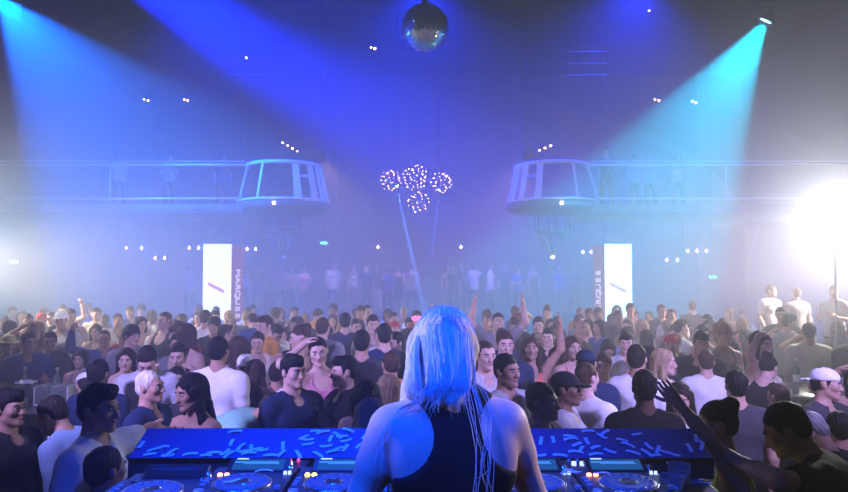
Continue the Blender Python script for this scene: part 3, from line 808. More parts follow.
# ------------------------------------------------------------------ white light pillars with lettering
def letters(word, parent, m, size, p, R, name='letter'):
    """one raised letter object each, stacked along the sign"""
    cu = bpy.data.curves.new('l', 'FONT'); cu.size = size; cu.extrude = .006; cu.align_x = 'CENTER'; cu.align_y = 'CENTER'
    for i, ch in enumerate(word):
        c2 = cu.copy(); c2.body = ch
        t = bpy.data.objects.new('tmp', c2); COL.objects.link(t)
        dg = bpy.context.evaluated_depsgraph_get(); me = bpy.data.meshes.new_from_object(t.evaluated_get(dg))
        bpy.data.objects.remove(t)
        o = link(name, me, parent, m)
        o.matrix_local = Matrix.Translation(p(i)) @ R
def pillar(side):
    PYY = 17.0; x0, x1 = (at(203, 280, PYY).x, at(231, 280, PYY).x) if side < 0 else (at(605, 280, PYY).x, at(632, 280, PYY).x)
    zt = at(217, 244, PYY).z; w = x1 - x0; cx = (x0 + x1) / 2; dep = .52
    r = empty('light_pillar', (cx, PYY + dep / 2, 0))
    tag(r, 'tall white backlit pillar with red-lettered side panel, %s' % ('left-side of the pair' if side < 0 else 'right-side of the pair'), 'pillar', 'white light pillars')
    MB().box((0, 0.02, zt / 2), (w - .02, dep - .04, zt - .02)).build('core', M['panel'], r)
    MB().box((0, -dep / 2 + .01, zt / 2), (w, .04, zt)).build('front_light_panel', M['signwhite'], r, .008)
    sx = 1 if side < 0 else -1                                          # inner face seen from the stage
    # the inner face opens out a little so it can be read from the floor
    s0 = Vector((sx * w / 2, -dep / 2 + .02, 0)); s1 = Vector((sx * (w / 2 + .17), dep / 2 - .05, 0))
    d = (s1 - s0); L = d.length; d.normalize(); n = Vector((d.y, -d.x, 0)) if sx > 0 else Vector((-d.y, d.x, 0))
    side_m = MB(); side_m.bar((s0 + s1) / 2 + Vector((0, 0, .02)), (s0 + s1) / 2 + Vector((0, 0, zt - .03)), L, .03, up=n); side_m.build('side_sign_panel', M['signred'], r)
    ang = math.atan2(d.y, d.x) if sx > 0 else math.atan2(-d.y, -d.x)
    Rz = Matrix.Rotation(ang, 4, 'Z') @ Matrix.Rotation(PI / 2, 4, 'X') @ Matrix.Rotation(PI / 2 if sx < 0 else -PI / 2, 4, 'Z')
    word = 'MARQUEE'; top = zt - .74; step = .185
    letters(word, r, M['lettering'], .27, lambda i: (s0 + s1) / 2 + n * .022 + Vector((0, 0, (top - i * step) if sx > 0 else (top - (len(word) - 1 - i) * step))), Rz)
    sl = MB(); sl.bar((-.20, -dep / 2 - .02, zt - 1.02), (.20, -dep / 2 - .02, zt - 1.22), .012, .085, up=(0, 0, 1))
    sl.build('slanted_logo_stroke', M['slash'], r)
    t2 = MB(); t2.lathe([(0, -.02), (.035, -.01), (.035, .03), (0, .045)], (-.20, -dep / 2 - .02, zt - 1.01), 10); t2.build('logo_dot', M['slash'], r)
pillar(-1); pillar(1)

# ------------------------------------------------------------------ mirror ball
BALL = at(425, 28, 14.0); BR = 24.0 / FPX * 14.0
mb_ = empty('mirror_ball', BALL); tag(mb_, 'mirrored disco ball hanging high over the crowd', 'disco ball')
MB().lathe([(BR * .985 * math.sin(PI * i / 24) + 1e-4, -BR * .985 * math.cos(PI * i / 24)) for i in range(25)], n=48).build('core', M['grout'], mb_)
tl = MB(); rows = 38; trng = random.Random(3)
for i in range(rows):
    t0 = PI * i / rows; t1 = PI * (i + 1) / rows; tm = (t0 + t1) / 2; n = max(4, int(2 * rows * math.sin(tm)))
    for j in range(n):
        a0 = 2 * PI * j / n; a1 = 2 * PI * (j + 1) / n; am = (a0 + a1) / 2
        cn = Vector((math.sin(tm) * math.cos(am), math.sin(tm) * math.sin(am), math.cos(tm)))
        u = Vector((-math.sin(am), math.cos(am), 0)); w_ = cn.cross(u)
        nn = (cn + u * trng.uniform(-.11, .11) + w_ * trng.uniform(-.11, .11)).normalized(); u = (u - nn * u.dot(nn)).normalized(); w_ = nn.cross(u)
        su = BR * math.sin(tm) * PI / n * .93; sw_ = BR * PI / rows / 2 * .93; c = cn * BR
        tl.add([c + u * su + w_ * sw_, c - u * su + w_ * sw_, c - u * su - w_ * sw_, c + u * su - w_ * sw_], [(0, 1, 2, 3)])
tag(tl.build('mirror_tiles', M['mirror'], mb_), kind='stuff')
MB().lathe([(0, BR + .10), (.07, BR + .10), (.09, BR + .0), (.12, BR - .03), (0, BR - .03)], n=16).build('top_cap', M['chrome'], mb_)
MB().tube([(0, 0, BR + .08), (0, 0, WT - BALL.z)], .012, 6).build('hanging_cable', M['black'], mb_)

# ------------------------------------------------------------------ sputnik chandeliers
def chandelier(px, py, r, label, seed, nb, Y=21.5):
    p = at(px, py, Y); e = empty('sputnik_chandelier', p); tag(e, label, 'chandelier', 'sputnik chandeliers in a cluster')
    rg = random.Random(seed); rods = MB(); b1 = MB(); b2 = MB()
    MB().lathe([(.0, -.07), (.05, -.05), (.07, 0), (.05, .05), (.0, .07)], n=12).build('hub', M['steel'], e)
    for i in range(nb):
        z = 1 - 2 * (i + .5) / nb; a = i * 2.39996; q = math.sqrt(1 - z * z); d = Vector((q * math.cos(a), q * math.sin(a), z)); L = r * rg.uniform(.72, 1.02)
        rods.tube([d * .05, d * L], .006, 4); br = rg.uniform(.013, .022)
        (b1 if rg.random() < .6 else b2).lathe([(1e-4, -br), (br * .8, -br * .5), (br, 0), (br * .8, br * .5), (1e-4, br)], d * L, 6)
    tag(rods.build('rods', M['blackrough'], e), kind='stuff'); tag(b1.build('warm_bulbs', M['warm'], e), kind='stuff'); tag(b2.build('white_bulbs', M['warm2'], e), kind='stuff')
    MB().tube([(0, 0, .05), (0, 0, WT - p.z)], .005, 6).build('hanging_rod', M['black'], e)
chandelier(391, 180, .36, 'round sputnik chandelier above the bright pencil beam, first of the top row', 1, 34)
chandelier(415, 178, .42, 'largest sputnik chandelier in the middle of the top row', 2, 52)
chandelier(442, 182, .36, 'round sputnik chandelier above the faint pencil beam, last of the top row', 3, 34)
chandelier(418, 202, .36, 'lowest sputnik chandelier hanging under the middle one', 4, 26, 21.0)

# ------------------------------------------------------------------ moving heads, lamps and small house lights
def moving_head(p, d, label, lens, s=1.0, name='moving_head_light', group=None):
    e = empty(name, p); tag(e, label, 'stage light', group)
    d = Vector(d).normalized(); q = d.to_track_quat('-Z', 'Y').to_matrix()
    h = MB(); h.lathe([(.001, .34), (.10, .33), (.15, .24), (.16, .10), (.17, .06), (.17, .03), (.15, .03)], n=20, rot=q)
    h.v = [tuple(Vector(v) * s) for v in h.v]; h.build('lamp_head', M['black'], e)
    f = MB().lathe([(.001, .035), (.15, .035)], n=20, rot=q); f.v = [tuple(Vector(v) * s) for v in f.v]; f.build('lens', lens, e)
    y = MB()
    for sg in (-1, 1): y.box((sg * .21 * s, 0, .17 * s), (.04 * s, .10 * s, .50 * s))
    y.box((0, 0, .42 * s), (.46 * s, .12 * s, .05 * s)); y.build('yoke', M['blackrough'], e)
    MB().box((0, 0, .52 * s), (.34 * s, .30 * s, .14 * s)).build('base', M['black'], e)
    MB().tube([(0, 0, .55 * s), (0, 0, WT - p.z)], .012, 6).build('drop_pole', M['black'], e)
    return e
moving_head(BEAM_R, BEAM_R_DIR, 'moving head throwing the cyan beam, next to the white haze', M['bluelens'], .8)
moving_head(BEAM_L, BEAM_L_DIR, 'moving head in the upper corner throwing the wide cyan beam', M['bluelens'], .8)
moving_head(BEAM_C, BEAM_C_TO - BEAM_C, 'moving head throwing the bright deep blue beam', M['bluelens'], .8)
moving_head(BEAM_D, BEAM_D_TO - BEAM_D, 'moving head throwing the faint deep blue beam above the bright one', M['bluelens'], .8)

def white_lamp(p, tgt, label):
    e = empty('flood_lamp', p); tag(e, label, 'flood lamp', 'white flood lamps on stands')
    d = (Vector(tgt) - p).normalized(); q = d.to_track_quat('-Z', 'Y').to_matrix()
    MB().lathe([(.001, .30), (.12, .29), (.20, .18), (.24, .02), (.23, .0), (.20, .02)], n=20, rot=q).build('housing', M['black'], e)
    MB().lathe([(.001, .03), (.10, .025), (.20, .03)], n=20, rot=q).build('lens', M['bluelens'] if 'blue' in label else M['lampface'], e)
    MB().tube([(0, 0.1, -.2), (0, 0.1, -p.z + .02)], .016, 8).build('stand_pole', M['steel'], e)
    MB().lathe([(.35, 0), (.33, .03), (.03, .08), (.001, .08)], (0, .1, -p.z), 20).build('stand_base', M['black'], e)
white_lamp(LAMP_R, (1.5, 3, 2.9), 'white flood lamp blazing in the haze at the edge of the floor')
white_lamp(LAMP_L, (0, 9, 2), 'pinkish-white flood lamp beyond the lounge table')
white_lamp(LAMP2_L, (0, 13, 1.5), 'added fill lamp on the floor under the far end of the balcony, lounge-table side')
white_lamp(LAMP2_R, (0, 13, 1.5), 'added warm fill lamp on the floor behind the banquette')
white_lamp(SIDE_L, (0, 16, 1.5), 'blue wash lamp at the wall under the balcony, lounge-table side')
white_lamp(SIDE_R, (0, 16, 1.5), 'blue wash lamp at the wall under the balcony, banquette side')

def par_can(p, tgt, label, i):
    e = empty('par_can', p); tag(e, label, 'wash light', 'ceiling wash lights')
    d = (Vector(tgt) - Vector(p)).normalized(); q = d.to_track_quat('-Z', 'Y').to_matrix()
    MB().lathe([(.001, .34), (.10, .33), (.13, .24), (.14, .02), (.12, .05)], n=14, rot=q).build('can', M['black'], e)
    MB().tube([(0, 0, .2), (0, 0, WT - p[2])], .02, 6).build('drop_pole', M['black'], e)
for i, w in enumerate(WASH): par_can(w, (w[0] * .8, w[1] + 6, 0), 'added black par can on the ceiling washing the hall deep blue, ' + ('left-side one', 'right-side one', 'middle one')[i], i)
for i, w in enumerate(REAR): par_can(w, (w[0] * .6, 25, 1.8), ('added pink spot lamp over the rear platform beside the left-side basket', 'added pink spot lamp over the rear platform beside the right-side basket')[i], i)
for i, w in enumerate(RIM): par_can(w, (0.05, 1.8, 2.05), ('white stage lamp hung beside the booth on its dark end', 'warm white stage lamp hung beside the booth on its cup end')[i], i)
for i, w in enumerate(FRONT): par_can(w, (0, 9, 1.2), ('violet stage lamp over the dark end of the booth', 'violet stage lamp over the cup end of the booth')[i], i)
for i, w in enumerate(BOOTHWASH): par_can(w, (-.15, 2.4, 1.6), ('main deep blue lamp above the booth', 'weaker deep blue lamp above the booth', 'added deep blue lamp in front of the booth shining back on the decks')[i], i)

def lamp_cluster(px, py, Y, n, sp, label, warm=True, seed=0, rot_=0.3):
    """small ceiling fitting: bar with a few glowing bulbs and a drop rod"""
    p = at(px, py, Y); e = empty('ceiling_spot_cluster', p); tag(e, label, 'ceiling light', 'small warm ceiling lights')
    rg = random.Random(seed + int(px)); dx = sp / 2
    MB().bar((-dx - .03, 0, rot_ * dx + .05), (dx + .03, 0, -rot_ * dx + .05), .05, .03).build('bracket', M['black'], e)
    for i in range(n):
        x = -dx + sp * i / max(1, n - 1); r = rg.uniform(.024, .038)
        MB().lathe([(1e-4, -r), (r * .8, -r * .6), (r, 0), (r * .7, r * .7), (1e-4, r)], (x, 0, -rot_ * x * 1.0), 8).build('bulb', M['warm2'] if i % 2 == (0 if warm else 1) else M['warm'], e)
    MB().tube([(0, 0, .05), (0, 0, WT - p.z)], .003, 5).build('drop_rod', M['black'], e)
lamp_cluster(146, 100, 20, 2, .12, 'warm twin ceiling light, first of the pair in the cyan beam')
lamp_cluster(186, 100, 20, 2, .10, 'warm twin ceiling light, second of the pair in the cyan beam')
lamp_cluster(290, 147, 19, 4, .42, 'row of four warm bulbs tilted above the left-side basket', rot_=.6)
lamp_cluster(545, 148, 19, 3, .32, 'row of three warm bulbs tilted above the right-side basket', rot_=-.4)
lamp_cluster(657, 100, 20, 2, .12, 'warm twin ceiling light at the edge of the cyan beam')
lamp_cluster(694, 102, 20, 2, .12, 'warm twin ceiling light inside the narrow cyan beam')
lamp_cluster(373, 48, 18, 2, .10, 'tiny warm ceiling light beside the disco ball')
lamp_cluster(247, 58, 20, 1, .05, 'single faint ceiling light above the hanging bar')
lamp_cluster(650, 11, 20, 1, .05, 'single faint ceiling light near the top of the picture')

BZ = 24.0
def wall_lamp(px, py, n, sp, label, green=False, Y=24.0):
    p = at(px, py, Y); e = empty('exit_light' if green else 'bulb_string', p)
    tag(e, label, 'exit light' if green else 'string light', None if green else 'bulb strings under the balconies')
    if green:
        MB().box((0, 0, 0), (.24, .06, .09)).build('lit_face', M['exit'], e, .01); MB().box((0, .05, 0), (.28, .05, .13)).build('housing', M['black'], e)
        MB().tube([(0, .05, .08), (0, .05, WT - p.z)], .008, 5).build('drop_rod', M['black'], e)
        return
    MB().tube([(-sp * n / 2, 0, .06), (0, 0, .03), (sp * n / 2, 0, .06)], .008, 5).build('cable', M['black'], e)
    for i in range(n):
        x = -sp * (n - 1) / 2 + sp * i
        MB().lathe([(1e-4, -.05), (.04, -.03), (.045, 0), (.025, .04), (.012, .06)], (x, 0, 0), 8).build('bulb', M['warm2'] if (i + int(px)) % 2 else M['warm'], e)
    for sg in (-1, 1): MB().tube([(sg * sp * n / 2, 0, .06), (sg * sp * n / 2, 0, (at(285, 199, 18.0).z - .34 - p.z if abs(p.x) > 3.4 else WT - p.z))], .006, 5).build('drop_wire', M['black'], e)
wall_lamp(134, 248, 2, .5, 'upper string of two warm bulbs under the left-side walkway', Y=21.5)
wall_lamp(160, 258, 2, .3, 'lower string of two warm bulbs under the left-side balcony', Y=21.5)
wall_lamp(194, 248, 2, .3, 'string of two warm bulbs touching the left-side pillar', Y=21.5)
wall_lamp(247, 249, 3, .28, 'string of three warm bulbs between left-side pillar and basket cone', Y=21.5)
wall_lamp(591, 252, 3, .26, 'string of three warm bulbs beside the right-side pillar', Y=21.5)
wall_lamp(672, 260, 2, .34, 'string of two white bulbs outside the right-side pillar', Y=21.5)
wall_lamp(697, 251, 3, .30, 'highest string of three bulbs towards the white lamp', Y=21.5)
wall_lamp(378, 247, 1, .2, 'single dim bulb under the chandeliers on the bright-beam side', Y=21.5)
wall_lamp(461, 247, 1, .2, 'single dim bulb under the chandeliers on the faint-beam side', Y=21.5)
wall_lamp(14, 262, 1, .2, 'green exit light glowing in the left-side haze', True, 20)
wall_lamp(713, 277, 1, .2, 'green exit light low in the white haze', True, 22)
wall_lamp(324, 243, 1, .2, 'small bluish-green exit light beside the basket cone', True, 22)

def hang_bar(px, py, w, n, label, Y=20):
    p = at(px, py, Y); e = empty('hanging_truss_bar', p); tag(e, label, 'truss', 'hanging truss bars')
    for i in range(n): MB().tube([(-w / 2, 0, .36 * i), (w / 2, 0, .36 * i)], .03 if i == 0 else .018, 8).build('tube', M['slab'], e)
    for sg in (-1, 1): MB().tube([(sg * w / 2, 0, 0), (sg * w / 2, 0, WT - p.z)], .005, 6).build('drop_rod', M['blackrough'], e)
hang_bar(249, 75, 1.15, 1, 'single pale bar hanging in the deep blue beam')
hang_bar(587, 75, 1.2, 3, 'ladder of pale bars hanging in grey haze beside the disco ball')
# pencil-beam heads
for (px, py, tg, lb) in ((397, 187, at(416, 275, 19.5), 'tiny moving head throwing the bright pencil beam'), (439, 190, at(431, 262, 21), 'tiny moving head throwing the faint pencil beam')):
    p = at(px, py, 21.0) + Vector((0, 0, .02)); moving_head(p, tg - p, lb, M['bluelens'], .35)
# ------------------------------------------------------------------ the DJ booth
M['jog'] = mat('jog_plate', (0.16, 0.17, 0.20), 0.4, 0.1)
M['jogrim'] = mat('jog_rim', (0.75, 0.76, 0.8), 0.2, 1.0)
M['screen'] = mat('player_screen', (0.02, 0.03, 0.04), 0.15, emit=(0.02, 0.20, 0.60), estr=0.40)
M['wave'] = mat('waveform', (0.1, 0.3, 0.4), 0.3, emit=(0.12, 0.50, 0.95), estr=0.5)
M['orange'] = mat('orange_led', (1, .3, .1), 0.3, emit=(1.0, 0.28, 0.10), estr=6.0)
M['yellow'] = mat('yellow_led', (1, .8, .1), 0.3, emit=(1.0, 0.78, 0.05), estr=5.0)
M['redled'] = mat('red_led', (1, .05, .1), 0.3, emit=(1.0, 0.05, 0.12), estr=2.0)
M['whiteled'] = mat('white_led', (1, 1, 1), 0.3, emit=(0.7, 0.85, 1.0), estr=1.1)
M['knob'] = mat('knob_grey', (0.35, 0.36, 0.38), 0.4)
M['body'] = mat('player_body', (0.06, 0.06, 0.07), 0.42, 0.2, var=(8, 0.1))
M['cup'] = mat('clear_plastic', (0.93, 0.95, 1.0), 0.05, trans=0.92, ior=1.2)
M['ice'] = mat('ice', (0.85, 0.9, 0.95), 0.3, trans=0.25, ior=1.3)
M['ledge'] = mat('blue_ledge_laminate', (0.02, 0.05, 0.18), 0.5, var=(6, 0.12), bump=(40, 0.05))
D1, D2 = 3.14, 2.92
A0, A1 = at(148, 428, D1), at(693, 428, D1); B0, B1 = at(128, 458, D2), at(714, 458, D2)
ZT = at(424, 479, D2).z                                                  # table height
booth = empty('dj_booth', (0.0, 2.6, 0)); BL = booth.location
tag(booth, 'long dark DJ booth with sloped confetti-strewn front ledge', 'dj booth')
def bl(v): return Vector(v) - BL
t = Vector((0, 0, .025))
MB().add([bl(v) for v in (A0, A1, B1, B0, A0 - t, A1 - t, B1 - t, B0 - t)], [(0, 3, 2, 1), (4, 5, 6, 7), (0, 1, 5, 4), (1, 2, 6, 5), (2, 3, 7, 6), (3, 0, 4, 7)]).build('sloped_ledge', M['ledge'], booth, .003)
MB().add([bl(v) for v in (B0, B1, Vector((B1.x, B1.y, ZT)), Vector((B0.x, B0.y, ZT)), B0 + Vector((0, .03, 0)), B1 + Vector((0, .03, 0)), Vector((B1.x, B1.y + .03, ZT)), Vector((B0.x, B0.y + .03, ZT)))],
         [(0, 3, 2, 1), (4, 5, 6, 7), (0, 1, 5, 4), (1, 2, 6, 5), (2, 3, 7, 6), (3, 0, 4, 7)]).build('back_lip', M['blackrough'], booth)
x0, x1 = B0.x - .02, B1.x - .05
MB().box(bl(((x0 + x1) / 2, (2.14 + D2) / 2, ZT - .03)), (x1 - x0, D2 - 2.14, .06)).build('table_top', M['booth'], booth, .004)
MB().box(bl(((A0.x + A1.x) / 2, D1 - .03, (A0.z - .03) / 2)), (A1.x - A0.x, .05, A0.z - .04)).build('front_panel', M['blackrough'], booth)
for x in (A0.x + .03, A1.x - .03): MB().box(bl((x, 2.95, (ZT - .07 + .0) / 2)), (.05, .34, ZT - .08)).build('side_panel', M['blackrough'], booth)
for x in (x0 + .1, x1 - .1): MB().box(bl((x, 2.25, (ZT - .06 + FLOOR_STAGE) / 2)), (.07, .07, ZT - .06 - FLOOR_STAGE)).build('leg', M['blackrough'], booth)

def media_player(cx, cy, label, leds, dim=False):
    e = empty('media_player', (cx, cy, ZT)); tag(e, label, 'media player', 'media players on the booth')
    W, Dp, H = .325, .40, .095
    MB().box((0, 0, H / 2 + .005), (W, Dp, H)).build('casing', M['body'], e, .008)
    for sx in (-1, 1):
        for sy in (-1, 1): MB().lathe([(.02, 0), (.02, .006)], (sx * .13, sy * .16, 0), 10).build('foot', M['black'], e)
    # tilted screen block at the far side
    R = Matrix.Rotation(math.radians(20), 3, 'X')
    sb = MB().box((.012, .165, H + .013), (.245, .085, .022), R).build('screen_housing', M['black'], e, .003)
    MB().box(Vector((.012, .165, H + .013)) + R @ Vector((0, 0, .0115)), (.205, .066, .002), R).build('screen', M['black'] if dim else M['screen'], sb)
    for k, (oy, hh) in enumerate(((.014, .008), (.004, .004))):
        MB().box(Vector((.012, .165, H + .013)) + R @ Vector((-.01 + .02 * k, oy, .0128)), (.175 - .03 * k, hh, .001), R).build('waveform', M['body'] if dim else M['wave'], sb)
    MB().box(Vector((-.06, .165, H + .013)) + R @ Vector((0, .036, .0128)), (.045, .006, .001), R).build('status_bar', M['body'] if dim else M['whiteled'], sb)
    # jog wheel
    jz = H + .008; j = MB().lathe([(.001, jz + .012), (.072, jz + .012), (.100, jz + .014), (.103, jz + .010), (.103, jz - .005)], (0.0, -.045, 0), 40).build('jog_wheel', M['jog'], e)
    MB().lathe([(.1035, jz + .002), (.107, jz + .012), (.1105, jz + .008), (.1115, jz - .005)], (0.0, -.045, 0), 40).build('chrome_rim', M['jogrim'], j)
    MB().lathe([(.001, jz + .0135), (.024, jz + .0135)], (0.0, -.045, 0), 24).build('centre_display', M['black'], j)
    MB().lathe([(.026, jz + .0128), (.030, jz + .016), (.036, jz + .0128)], (0.0, -.045, 0), 24).build('display_ring', M['jogrim'], j)
    for i in range(16):
        a = 2 * PI * i / 16; MB().lathe([(.0, .004), (.006, .003), (.009, 0)], (.086 * math.cos(a), -.045 + .086 * math.sin(a), jz + .013), 8).build('finger_dimple', M['jog'], j)
    # buttons
    for i, (lm, dx) in enumerate(((leds, 0.0), (leds, .027))):
        MB().lathe([(.0, .010), (.008, .010), (.010, .006), (.010, 0)], (-.118 + dx, .075, H + .004), 12).build('lit_button', lm, e)
    for i in range(3): MB().box((-.145, .03 - i * .04, H + .008), (.02, .014, .008)).build('hot_cue_button', M['knob'], e)
    for i in range(2): MB().lathe([(.0, .012), (.017, .012), (.019, .0)], (-.135, -.125 - .045 * i, H + .004), 16).build('cue_button', M['whiteled'] if i else M['knob'], e)
    MB().lathe([(.0, .020), (.010, .020), (.012, 0)], (.140, .150, H + .004), 12).build('browse_knob', M['jogrim'], e)
    for i in range(2): MB().lathe([(.0, .012), (.006, .012), (.007, 0)], (.132 + .018 * i, .095, H + .004), 10).build('white_button', M['knob'] if dim else M['whiteled'], e)
    MB().box((.142, -.08, H + .0062), (.012, .14, .003)).build('pitch_slot', M['black'], e)
    MB().box((.142, -.09, H + .013), (.022, .012, .014)).build('pitch_fader', M['knob'], e)
    return e
PYC = 2.56
PLX = [at(v, 488, PYC).x for v in (245, 335, 535, 625)]
media_player(PLX[0], PYC, 'media player with orange lit buttons, second along the booth from its dark end', M['orange'])
media_player(PLX[1], PYC, 'media player with yellow lit buttons beside the DJ', M['yellow'])
media_player(PLX[2], PYC, 'media player half hidden by the DJ\'s bent elbow', M['whiteled'])
media_player(PLX[3], PYC, 'media player with pinkish lit buttons under the paper heap by the cup', M['orange'])
media_player(at(160, 488, 2.50).x, 2.47, 'dim media player at the dark end of the booth', M['body'], True)

mx = empty('dj_mixer', (at(437, 488, PYC).x, PYC, ZT)); tag(mx, 'black DJ mixer with rows of knobs in front of the DJ', 'mixer')
MB().box((0, 0, .055), (.33, .40, .10)).build('casing', M['body'], mx, .008)
for i in range(6):
    for j in range(5): MB().lathe([(.0, .022), (.008, .022), (.010, 0)], (-.125 + i * .05, .16 - j * .045, .105), 10).build('knob', M['knob'] if (i + j) % 3 else M['whiteled'], mx)
for i in range(4):
    MB().box((-.10 + i * .067, -.11, .1062), (.008, .09, .003)).build('fader_slot', M['black'], mx); MB().box((-.10 + i * .067, -.10 - .012 * (i % 2), .115), (.018, .010, .018)).build('fader_cap', M['knob'], mx)
for i in range(4): MB().box((-.10 + i * .067, -.045, .1075), (.012, .006, .004)).build('level_led', M['redled'], mx)
# small effects units between the players
for (px, lb) in ((290, 'small effects unit with white buttons between the two lit players'), (580, 'small effects unit between the players on the cup side')):
    e = empty('effects_unit', (at(px, 470, 2.84).x, 2.84, ZT)); tag(e, lb, 'effects unit', 'small effects units')
    MB().box((0, 0, .045), (.15, .12, .085)).build('casing', M['black'], e, .006)
    for i in range(2): MB().lathe([(.0, .016), (.010, .014), (.011, 0)], (-.03 + i * .035, -.02, .088), 10).build('white_button', M['whiteled'], e)
    for i in range(3): MB().lathe([(.0, .012), (.006, .012), (.006, 0)], (-.04 + i * .035, .03, .088), 8).build('red_lamp' if px < 400 else 'small_knob', M['redled'] if px < 400 else M['knob'], e)

# confetti ---------------------------------------------------------
def strip_mesh(seed):
    rg = random.Random(seed); L = rg.uniform(.050, .068); w = .0165; n = 6; v = []; f = []
    bend = rg.uniform(-.005, .007); tw = rg.uniform(-.25, .25)
    for i in range(n + 1):
        u = i / n - .5; z = .0012 + abs(bend) * (1 - 4 * u * u if bend > 0 else 4 * u * u)
        for sg in (-.5, .5):
            v.append((u * L, sg * w, z + max(0, tw * u * sg * .02)))
            v.append((u * L, sg * w, z + .0006 + max(0, tw * u * sg * .02)))
    for i in range(n):
        a = i * 4; b = a + 4
        f += [(a, b, b + 2, a + 2), (a + 1, a + 3, b + 3, b + 1), (a, a + 1, b + 1, b), (a + 2, b + 2, b + 3, a + 3)]
    f += [(0, 2, 3, 1), (n * 4, n * 4 + 1, n * 4 + 3, n * 4 + 2)]
    return MB().add(v, f).mesh('confetti_strip')
STRIPS = [strip_mesh(i) for i in range(8)]
for s_ in STRIPS: s_.materials.append(M['paper'])
en = (B0 - A0); slope = math.atan2(A0.z - B0.z, A0.y - B0.y)
def confetti(px, py, ang, where='ledge', i=0, lift=0.0):
    if where == 'ledge':
        y = D1                                                              # intersect the view of that pixel with the sloped plane
        lo, hi = B0.y, A0.y
        for _ in range(30):
            m_ = (lo + hi) / 2; zpl = B0.z + (A0.z - B0.z) * (m_ - B0.y) / (A0.y - B0.y)
            if at(px, py, m_).z > zpl: lo = m_
            else: hi = m_
        p = at(px, py, (lo + hi) / 2); R = Matrix.Rotation(slope, 4, 'X') @ Matrix.Rotation(math.radians(ang), 4, 'Z')
        lb, gp = 'pale paper confetti strip lying on the sloped booth ledge', 'confetti strips on the booth ledge'
    else:
        h = where; y = (CAM_Z - h) / max(CAM_Z - at(px, py, 1.0).z, 1e-3)
        p = at(px, py, y); R = Matrix.Rotation(math.radians(ang), 4, 'Z')
        lb, gp = 'pale paper confetti strip fallen among the players', 'confetti strips among the players'
    p = p + Vector((0, 0, .001 + lift))
    o = bpy.data.objects.new('confetti_strip', STRIPS[i % 8]); COL.objects.link(o)
    o.matrix_world = Matrix.Translation(p) @ R; tag(o, lb, 'confetti', gp)
CF = [(235, 432, 12), (232, 443, 88), (241, 448, 70), (245, 452, 15), (251, 449, 100), (256, 450, 20), (249, 454, 8), (262, 451, 12), (283, 446, 100), (282, 454, 60),
      (298, 455, 120), (304, 438, 40), (308, 440, 5), (317, 432, -2), (323, 433, 25), (308, 445, 18), (318, 455, 140), (331, 439, 80), (337, 436, 130), (342, 437, 5), (346, 441, 25), (333, 452, 20), (338, 450, 35), (345, 449, 70),
      (366, 436, 60), (360, 446, 55), (214, 454, 8), (206, 456, 4), (225, 453, 55), (229, 455, 60), (348, 431, 150), (326, 447, 10),
      (541, 441, 75), (553, 440, 88), (571, 440, 5), (577, 445, 30), (587, 442, 95), (581, 450, 60), (588, 432, 3), (602, 437, 130), (605, 433, 40), (622, 441, 155), (628, 446, 140), (637, 435, 15), (649, 447, 110), (646, 453, 120), (658, 450, 60), (663, 452, 140),
      (689, 448, 88), (699, 442, 120), (702, 447, 60), (528, 455, 10), (540, 456, 5), (560, 456, 170), (596, 455, 8), (610, 452, 145), (633, 453, 150), (596, 448, 20), (576, 453, 170), (655, 456, 8), (674, 455, 150), (570, 437, 165), (696, 439, 75),
      (141, 446, 85), (155, 450, 25), (163, 448, 20), (172, 453, 60), (150, 455, 15), (168, 456, 10), (270, 456, 5), (190, 455, 12)]
for i, (px, py, a) in enumerate(CF): confetti(px, py, a, 'ledge', i, .0006 * (i % 4))
CT = [(140, 478, 10), (131, 484, 20), (166, 473, 80), (172, 481, 60), (185, 483, 30), (150, 486, 15), (618, 470, 25), (630, 474, 140), (637, 479, 150), (644, 483, 145), (651, 487, 130), (628, 484, 10), (640, 489, 160), (648, 476, 150), (655, 481, 120), (634, 487, 100), (700, 478, 10), (706, 484, 160), (205, 482, 15), (214, 484, 5)]
for i, (px, py, a) in enumerate(CT): confetti(px, py, a, ZT, i + 3, .0012 * (i % 5))
# strips on top of two players' screens
def on_top(px, py, h, a, i): confetti(px, py, a, h, i)
on_top(264, 472, ZT + .128, 8, 2); on_top(566, 471, ZT + .110, 60, 1); on_top(575, 472, ZT + .112, 130, 4); on_top(569, 474, ZT + .108, 5, 6); on_top(602, 474, ZT + .112, 8, 5); on_top(231, 482, ZT + .118, 35, 7)

def plastic_cup(px, py, Y, label, full):
    p = at(px, py, Y); e = empty('plastic_cup', (p.x, Y, ZT)); tag(e, label, 'cup', 'clear plastic cups')
    MB().lathe([(.001, .003), (.033, .003), (.034, .0), (.036, .004), (.046, .118), (.048, .120), (.047, .122), (.044, .118), (.0345, .007), (.001, .006)], n=28).build('cup_wall', M['cup'], e)
    if full:
        MB().lathe([(.001, .008), (.034, .008), (.0395, .068), (.001, .068)], n=24).build('drink', M['ice'], e)
        for k in range(5):
            a = k * 1.3; MB().box((.017 * math.cos(a), .017 * math.sin(a), .066 + .006 * (k % 2)), (.02, .02, .02), Matrix.Rotation(a, 3, 'Z') @ Matrix.Rotation(.5 + a, 3, 'X')).build('ice_cube', M['ice'], e)
plastic_cup(671, 480, 2.56, 'clear plastic cup of iced drink at the booth corner, front one', True)
plastic_cup(679, 474, 2.72, 'empty clear plastic cup behind the iced drink', False)
